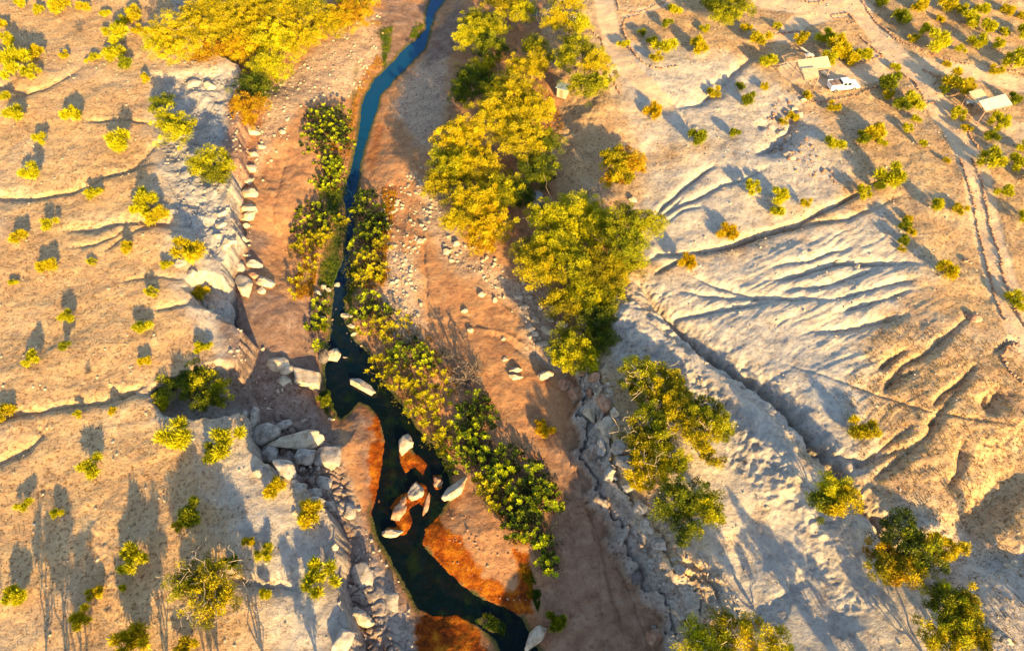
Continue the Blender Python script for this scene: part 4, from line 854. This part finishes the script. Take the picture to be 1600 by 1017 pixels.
border('stone border right of the far right roof, upper road side', [(1540,112),(1560,118),(1585,118),(1600,124)],6)
border('stone border on the left edge of the narrow right road', [(1494,258),(1503,290),(1514,318),(1521,350),(1530,390),(1538,430),(1548,470),(1562,510)],7)
border('stone border on the right edge of the narrow right road', [(1512,258),(1528,300),(1536,335),(1546,370),(1556,410),(1564,450),(1580,495),(1605,535)],8)
border('stone border around the parking bay, lower side', [(1370,140),(1340,152),(1300,160),(1275,162),(1252,160)],9)
border('stone border around the parking bay, upper side', [(1345,62),(1360,75),(1378,92),(1350,100),(1330,104)],10)
border('stone border at the far left corner of the camp site', [(1204,60),(1212,54),(1245,50),(1270,52)],11)
border('stone border beside the road below the pickup', [(1408,118),(1425,130),(1445,168),(1460,165)],12)
border('stone border at the right end of the slope, below the road', [(1583,545),(1565,550),(1556,565),(1565,588),(1590,610),(1610,625)],13)
border('curved stone border at the top edge right of centre', [(1248,0),(1262,8),(1285,6),(1298,-4)],14)
border('broken stone pile line between road and far right tree', [(1438,115),(1450,122),(1462,130),(1478,150)],15,.3,.3)
border('stone border right of the lone road below the far roof', [(1502,195),(1512,215),(1524,240)],16)

# ------------------------------------------------------------------ built things
def bm_obj(name, bm, mat, parent=None, loc=None, bevel=0):
    if bevel: bmesh.ops.bevel(bm, geom=bm.edges[:], offset=bevel, segments=2, affect='EDGES', clamp_overlap=True)
    bmesh.ops.recalc_face_normals(bm, faces=bm.faces); me = bpy.data.meshes.new(name); bm.to_mesh(me); bm.free(); return link(name, me, mat, parent, loc)
def bx(bm, x0, x1, y0, y1, z0, z1):
    v = [bm.verts.new(p) for p in ((x0,y0,z0),(x1,y0,z0),(x1,y1,z0),(x0,y1,z0),(x0,y0,z1),(x1,y0,z1),(x1,y1,z1),(x0,y1,z1))]
    for f in ((0,3,2,1),(4,5,6,7),(0,1,5,4),(1,2,6,5),(2,3,7,6),(3,0,4,7)): bm.faces.new([v[i] for i in f])
    return v
def cyl(bm, x, y, z0, z1, r, n=16, axis='Z'):
    rot = Matrix.Identity(4) if axis == 'Z' else Matrix.Rotation(PI/2, 4, 'X')
    bmesh.ops.create_cone(bm, cap_ends=True, segments=n, radius1=r, radius2=r, depth=z1-z0, matrix=Matrix.Translation((x, y, (z0+z1)/2) if axis == 'Z' else (x, (z0+z1)/2, y)) @ rot)
M['roof'] = plain('sunbleached_roof_sheet', (.72,.55,.30), .55, 0, 1.5, .12)
M['white_roof'] = plain('whitish_roof_sheet', (.76,.64,.44), .5, 0, 1.2, .15)
M['wood'] = plain('timber_pole', (.34,.22,.13), .85); M['concrete'] = plain('concrete', (.34,.32,.29), .9, 0, 2, .2)
M['white_paint'] = plain('white_paint', (.80,.80,.78), .3, 0, 3, .03, 0); M['glass'] = plain('dark_glass', (.03,.05,.07), .1, 0, 2, .1, 0)
M['tyre'] = plain('tyre_rubber', (.03,.03,.03), .8); M['steel'] = plain('wheel_steel', (.4,.4,.4), .35, .8); M['load'] = plain('brown_luggage', (.24,.16,.12), .8, 0, 2, .3)
M['blue'] = plain('blue_grey_paint', (.10,.20,.26), .5, 0, 2, .2); M['grey_roof'] = plain('grey_blue_roof_sheet', (.30,.38,.42), .5, 0, 2, .12); M['tail'] = plain('red_lens', (.4,.02,.02), .3); M['wall'] = plain('plaster', (.42,.34,.25), .9)
def shelter(label, corners, ridges, hgt, mat, posts, name='picnic_shelter'):
    cu = np.mean([c[0] for c in corners]); cv = np.mean([c[1] for c in corners]); x, y, z = place(cu, cv, hgt)
    root = empty(name, (x, y, z)); tag(root, label, 'shelter', 'open camping shelters'); loc = []
    for c in corners: px, py = unproj(c[0], c[1], z+hgt); loc.append((float(px)-x, float(py)-y))
    for ri, idx in enumerate(ridges):                               # each roof wing: corrugated sheet over its quad
        q = [np.array(loc[i]) if isinstance(i, int) else np.array([(loc[i[0]][0]*(1-i[2])+loc[i[1]][0]*i[2]), (loc[i[0]][1]*(1-i[2])+loc[i[1]][1]*i[2])]) for i in idx]
        n = 60; V = []; F = []
        for s in range(n+1):
            t = s/n; a = q[0]+(q[1]-q[0])*t; b = q[3]+(q[2]-q[3])*t; w = .035*math.sin(s*PI/1.5)
            for p, dz in ((a, .35 if a[1] > b[1] else 0), (b, .35 if b[1] > a[1] else 0)):
                V.append((p[0], p[1], hgt+w+dz+ri*.05)); V.append((p[0], p[1], hgt+w+dz-.03+ri*.05))
        for s in range(n):
            k = 4*s; F += [[k, k+4, k+6, k+2], [k+1, k+3, k+7, k+5], [k, k+1, k+5, k+4], [k+2, k+6, k+7, k+3]]
        F += [[0, 2, 3, 1], [4*n, 4*n+1, 4*n+3, 4*n+2]]
        link('roof_sheet', np_mesh('roof_sheet', V, F), M[mat[ri]], root)
    bm = bmesh.new(); m = len(loc)
    for i in range(m):
        a = Vector((*loc[i], hgt-.12)); b = Vector((*loc[(i+1) % m], hgt-.12)); d = (b-a); nrm = Vector((-d.y, d.x, 0)).normalized()*.05
        vs = [bm.verts.new(p) for p in (a-nrm, b-nrm, b+nrm, a+nrm)]; r = bmesh.ops.extrude_face_region(bm, geom=[bm.faces.new(vs)]); bmesh.ops.translate(bm, vec=(0, 0, -.12+.002*i), verts=[g for g in r['geom'] if isinstance(g, bmesh.types.BMVert)])
    bm_obj('beams', bm, M['wood'], root)
    for i in posts:
        bm = bmesh.new(); c = np.mean(loc, 0); p = np.array(loc[i])*.96 + c*.04; gz = float(height(np.array([x+p[0]]), np.array([y+p[1]]))[0])-z
        cyl(bm, p[0], p[1], gz-.1, hgt-.1, .08, 10); bm_obj('post', bm, M['wood'], root)
    return root, (x, y, z)
shelter('pale L-shaped roof on poles beside the parked white pickup', [(1245,97),(1292,90.5),(1299,105),(1275.5,108.5),(1280,120),(1258,124.5)], [(0,1,2,(0,5,.49)),((0,5,.49),3,4,5)], 2.5, ['roof','roof'], [0,1,2,4,5,3])
shelter('whitish L-shaped roof on poles near the right edge of the photo', [(1512,146.5),(1532,141.7),(1545,154.5),(1568.5,150),(1582,164),(1540,174)], [(0,1,2,(0,5,.55)),((0,5,.55),3,4,5)], 2.5, ['roof','white_roof'], [0,1,3,4,5,2])

def hut():
    x, y, z = place(879, 150, 0); root = empty('small_hut', (x, y, z), math.radians(-25)); tag(root, 'small hut with a grey blue sheet roof among the right bank trees', 'hut')
    bm = bmesh.new(); bx(bm, -.85, .85, -.7, .7, 0, 1.9); bm_obj('wall', bm, M['wall'], root)
    bm = bmesh.new(); bx(bm, -1.1, 1.1, -.95, .95, 1.92, 1.98)
    for i in range(9): bx(bm, -1.05+i*.26, -1.0+i*.26, -.95, .95, 1.981, 2.02)
    bm_obj('roof', bm, M['grey_roof'], root)
    bm = bmesh.new(); bx(bm, -.3, .3, -.73, -.702, 0, 1.6); bm_obj('door', bm, M['wood'], root)
hut()
def tank():
    x, y, z = place(839, 318, 0); root = empty('water_tank', (x, y, z)); tag(root, 'round grey concrete tank in the shade of the right bank trees', 'tank')
    bm = bmesh.new(); cyl(bm, 0, 0, -.2, 1.7, .82, 32); bm_obj('tank_wall', bm, M['concrete'], root)
    bm = bmesh.new(); cyl(bm, 0, 0, 1.703, 1.8, .88, 32); lid = bm_obj('lid', bm, M['concrete'], root)
    bm = bmesh.new(); cyl(bm, -.3, .25, 1.803, 1.86, .2, 16); bm_obj('hatch', bm, M['rock_dark'], lid)
tank()
def blue_tank():
    x, y, z = place(836, 32, 0); root = empty('tank_stand', (x, y, z), .15); tag(root, 'blue grey box tank on a stand at the top edge of the grove', 'tank')
    bm = bmesh.new(); bx(bm, -.6, .6, -.5, .5, 1.2, 2.3); bm_obj('tank_body', bm, M['blue'], root, bevel=.06)
    for sx in (-.5, .5):
        for sy in (-.4, .4): bm = bmesh.new(); bx(bm, sx-.05, sx+.05, sy-.05, sy+.05, -.1, 1.198); bm_obj('leg', bm, M['wood'], root)
blue_tank()
def cooler():
    x, y, z = place(897, 30, 0); root = empty('storage_box', (x, y, z), .2); tag(root, 'white box under the tree beside the top centre track', 'box')
    bm = bmesh.new(); bx(bm, -.5, .5, -.35, .35, 0, .75); bm_obj('box_body', bm, M['white_paint'], root, bevel=.04); bm = bmesh.new(); bx(bm, -.53, .53, -.38, .38, .753, .84); bm_obj('lid', bm, M['white_roof'], root, bevel=.02)
cooler()
def table(label, u, v, rz, L=2.2, W_=.8, H=.75, name='picnic_table', cat='table', mat='white_roof'):
    x, y, z = place(u, v, .5); root = empty(name, (x, y, z), rz); tag(root, label, cat)
    bm = bmesh.new(); bx(bm, -L/2, L/2, -W_/2, W_/2, H-.07, H); bm_obj('top' if cat == 'table' else 'seat', bm, M[mat], root, bevel=.01)
    for s in (-1, 1): bm = bmesh.new(); bx(bm, s*L*.38-.06, s*L*.38+.06, -W_*.4, W_*.4, 0, H-.072); bm_obj('leg', bm, M['concrete'], root)
table('pale concrete table behind the roof beside the pickup', 1264, 88, .1, 1.6, .8)
table('long pale bench up left of the concrete table', 1259.5, 79, -1.05, 2.4, .45, .45, 'bench', 'bench')
table('bluish table at the left edge of the far right roof', 1517, 161, -.1, 1.7, .8, .75, mat='grey_roof')
table('grey table in shade inside the L of the roof by the pickup', 1290, 116, -1.0, 1.5, .8, .7, mat='concrete')

def pickup():
    x, y, z = place(1315, 139, 0); root = empty('pickup_truck', (x, y, z), math.radians(9)); tag(root, 'white pickup with brown load parked beside the L-shaped roof', 'pickup')
    root.scale = (1.02, 1.02, 1.02)
    bm = bmesh.new(); prof = [(-2.6,.55),(-2.6,1.02),(.95,1.06),(1.35,1.08),(2.35,.98),(2.6,.82),(2.62,.5),(2.2,.42),(-2.4,.42)]
    a = [bm.verts.new((p[0], -.9, p[1])) for p in prof]; b = [bm.verts.new((p[0], .9, p[1])) for p in prof]
    bm.faces.new(a); bm.faces.new(b[::-1]); n = len(prof)
    for i in range(n): bm.faces.new((a[i], b[i], b[(i+1) % n], a[(i+1) % n]))
    body = bm_obj('body', bm, M['white_paint'], root, bevel=.05)
    bm = bmesh.new(); lo = [(-.75,1.063),(1.35,1.085)]; hi = [(-.6,1.72),(.75,1.72)]
    v = [bm.verts.new((p[0], s*w, p[1])) for s in (-1, 1) for p, w in ((lo[0], .86), (lo[1], .86), (hi[1], .70), (hi[0], .70))]
    bm.faces.new(v[:4]); bm.faces.new(v[4:][::-1])
    for i in range(4): bm.faces.new((v[i], v[4+i], v[4+(i+1) % 4], v[(i+1) % 4]))
    cab = bm_obj('cab', bm, M['white_paint'], root, bevel=.05)
    def pane(pts, nm='window'):
        bm = bmesh.new(); bm.faces.new([bm.verts.new(p) for p in pts]); r = bmesh.ops.solidify(bm, geom=bm.faces[:], thickness=.012); bm_obj(nm, bm, M['glass'], cab)
    for s in (-1, 1):
        for x0, x1 in ((-.52, .12), (.22, .88)): pane([(x0, s*.85, 1.18), (x1+.12*(x0 > 0), s*.85, 1.18), (x1-.12*(x0 > 0), s*.735, 1.62), (x0+.02, s*.735, 1.62)])
    pane([(1.28,-.74,1.17),(1.28,.74,1.17),(.83,.62,1.66),(.83,-.62,1.66)], 'windscreen'); pane([(-.755,-.7,1.2),(-.755,.7,1.2),(-.655,.6,1.62),(-.655,-.6,1.62)], 'rear_window')
    bm = bmesh.new(); bx(bm, -2.56, -.82, -.88, -.80, 1.03, 1.45); bx(bm, -2.56, -.82, .80, .88, 1.03, 1.45); bx(bm, -2.60, -2.561, -.88, .88, 1.03, 1.4); bm_obj('bed_rails', bm, M['white_paint'], root)
    bm = bmesh.new(); bx(bm, -2.5, -1.7, -.75, .1, 1.04, 1.5); bx(bm, -1.66, -.9, -.7, .7, 1.04, 1.55); bx(bm, -2.45, -1.72, .14, .74, 1.04, 1.42); bm_obj('load', bm, M['load'], root, bevel=.04)
    for wx in (-1.65, 1.6):
        for s in (-1, 1):
            bm = bmesh.new(); cyl(bm, wx, .38, s*.84-.12, s*.84+.12, .38, 20, 'Y'); w = bm_obj('wheel', bm, M['tyre'], root, bevel=.02); bm = bmesh.new(); cyl(bm, wx, .38, s*.97-.012, s*.97+.012, .2, 14, 'Y'); bm_obj('rim', bm, M['steel'], w)
    for s in (-1, 1):
        bm = bmesh.new(); bx(bm, 2.56, 2.64, s*.68-.14, s*.68+.14, .68, .84); bm_obj('headlight', bm, M['steel'], root); bm = bmesh.new(); bx(bm, -2.64, -2.6, s*.78-.07, s*.78+.07, .7, .98); bm_obj('tail_light', bm, M['tail'], root)
pickup()
flush_labels()
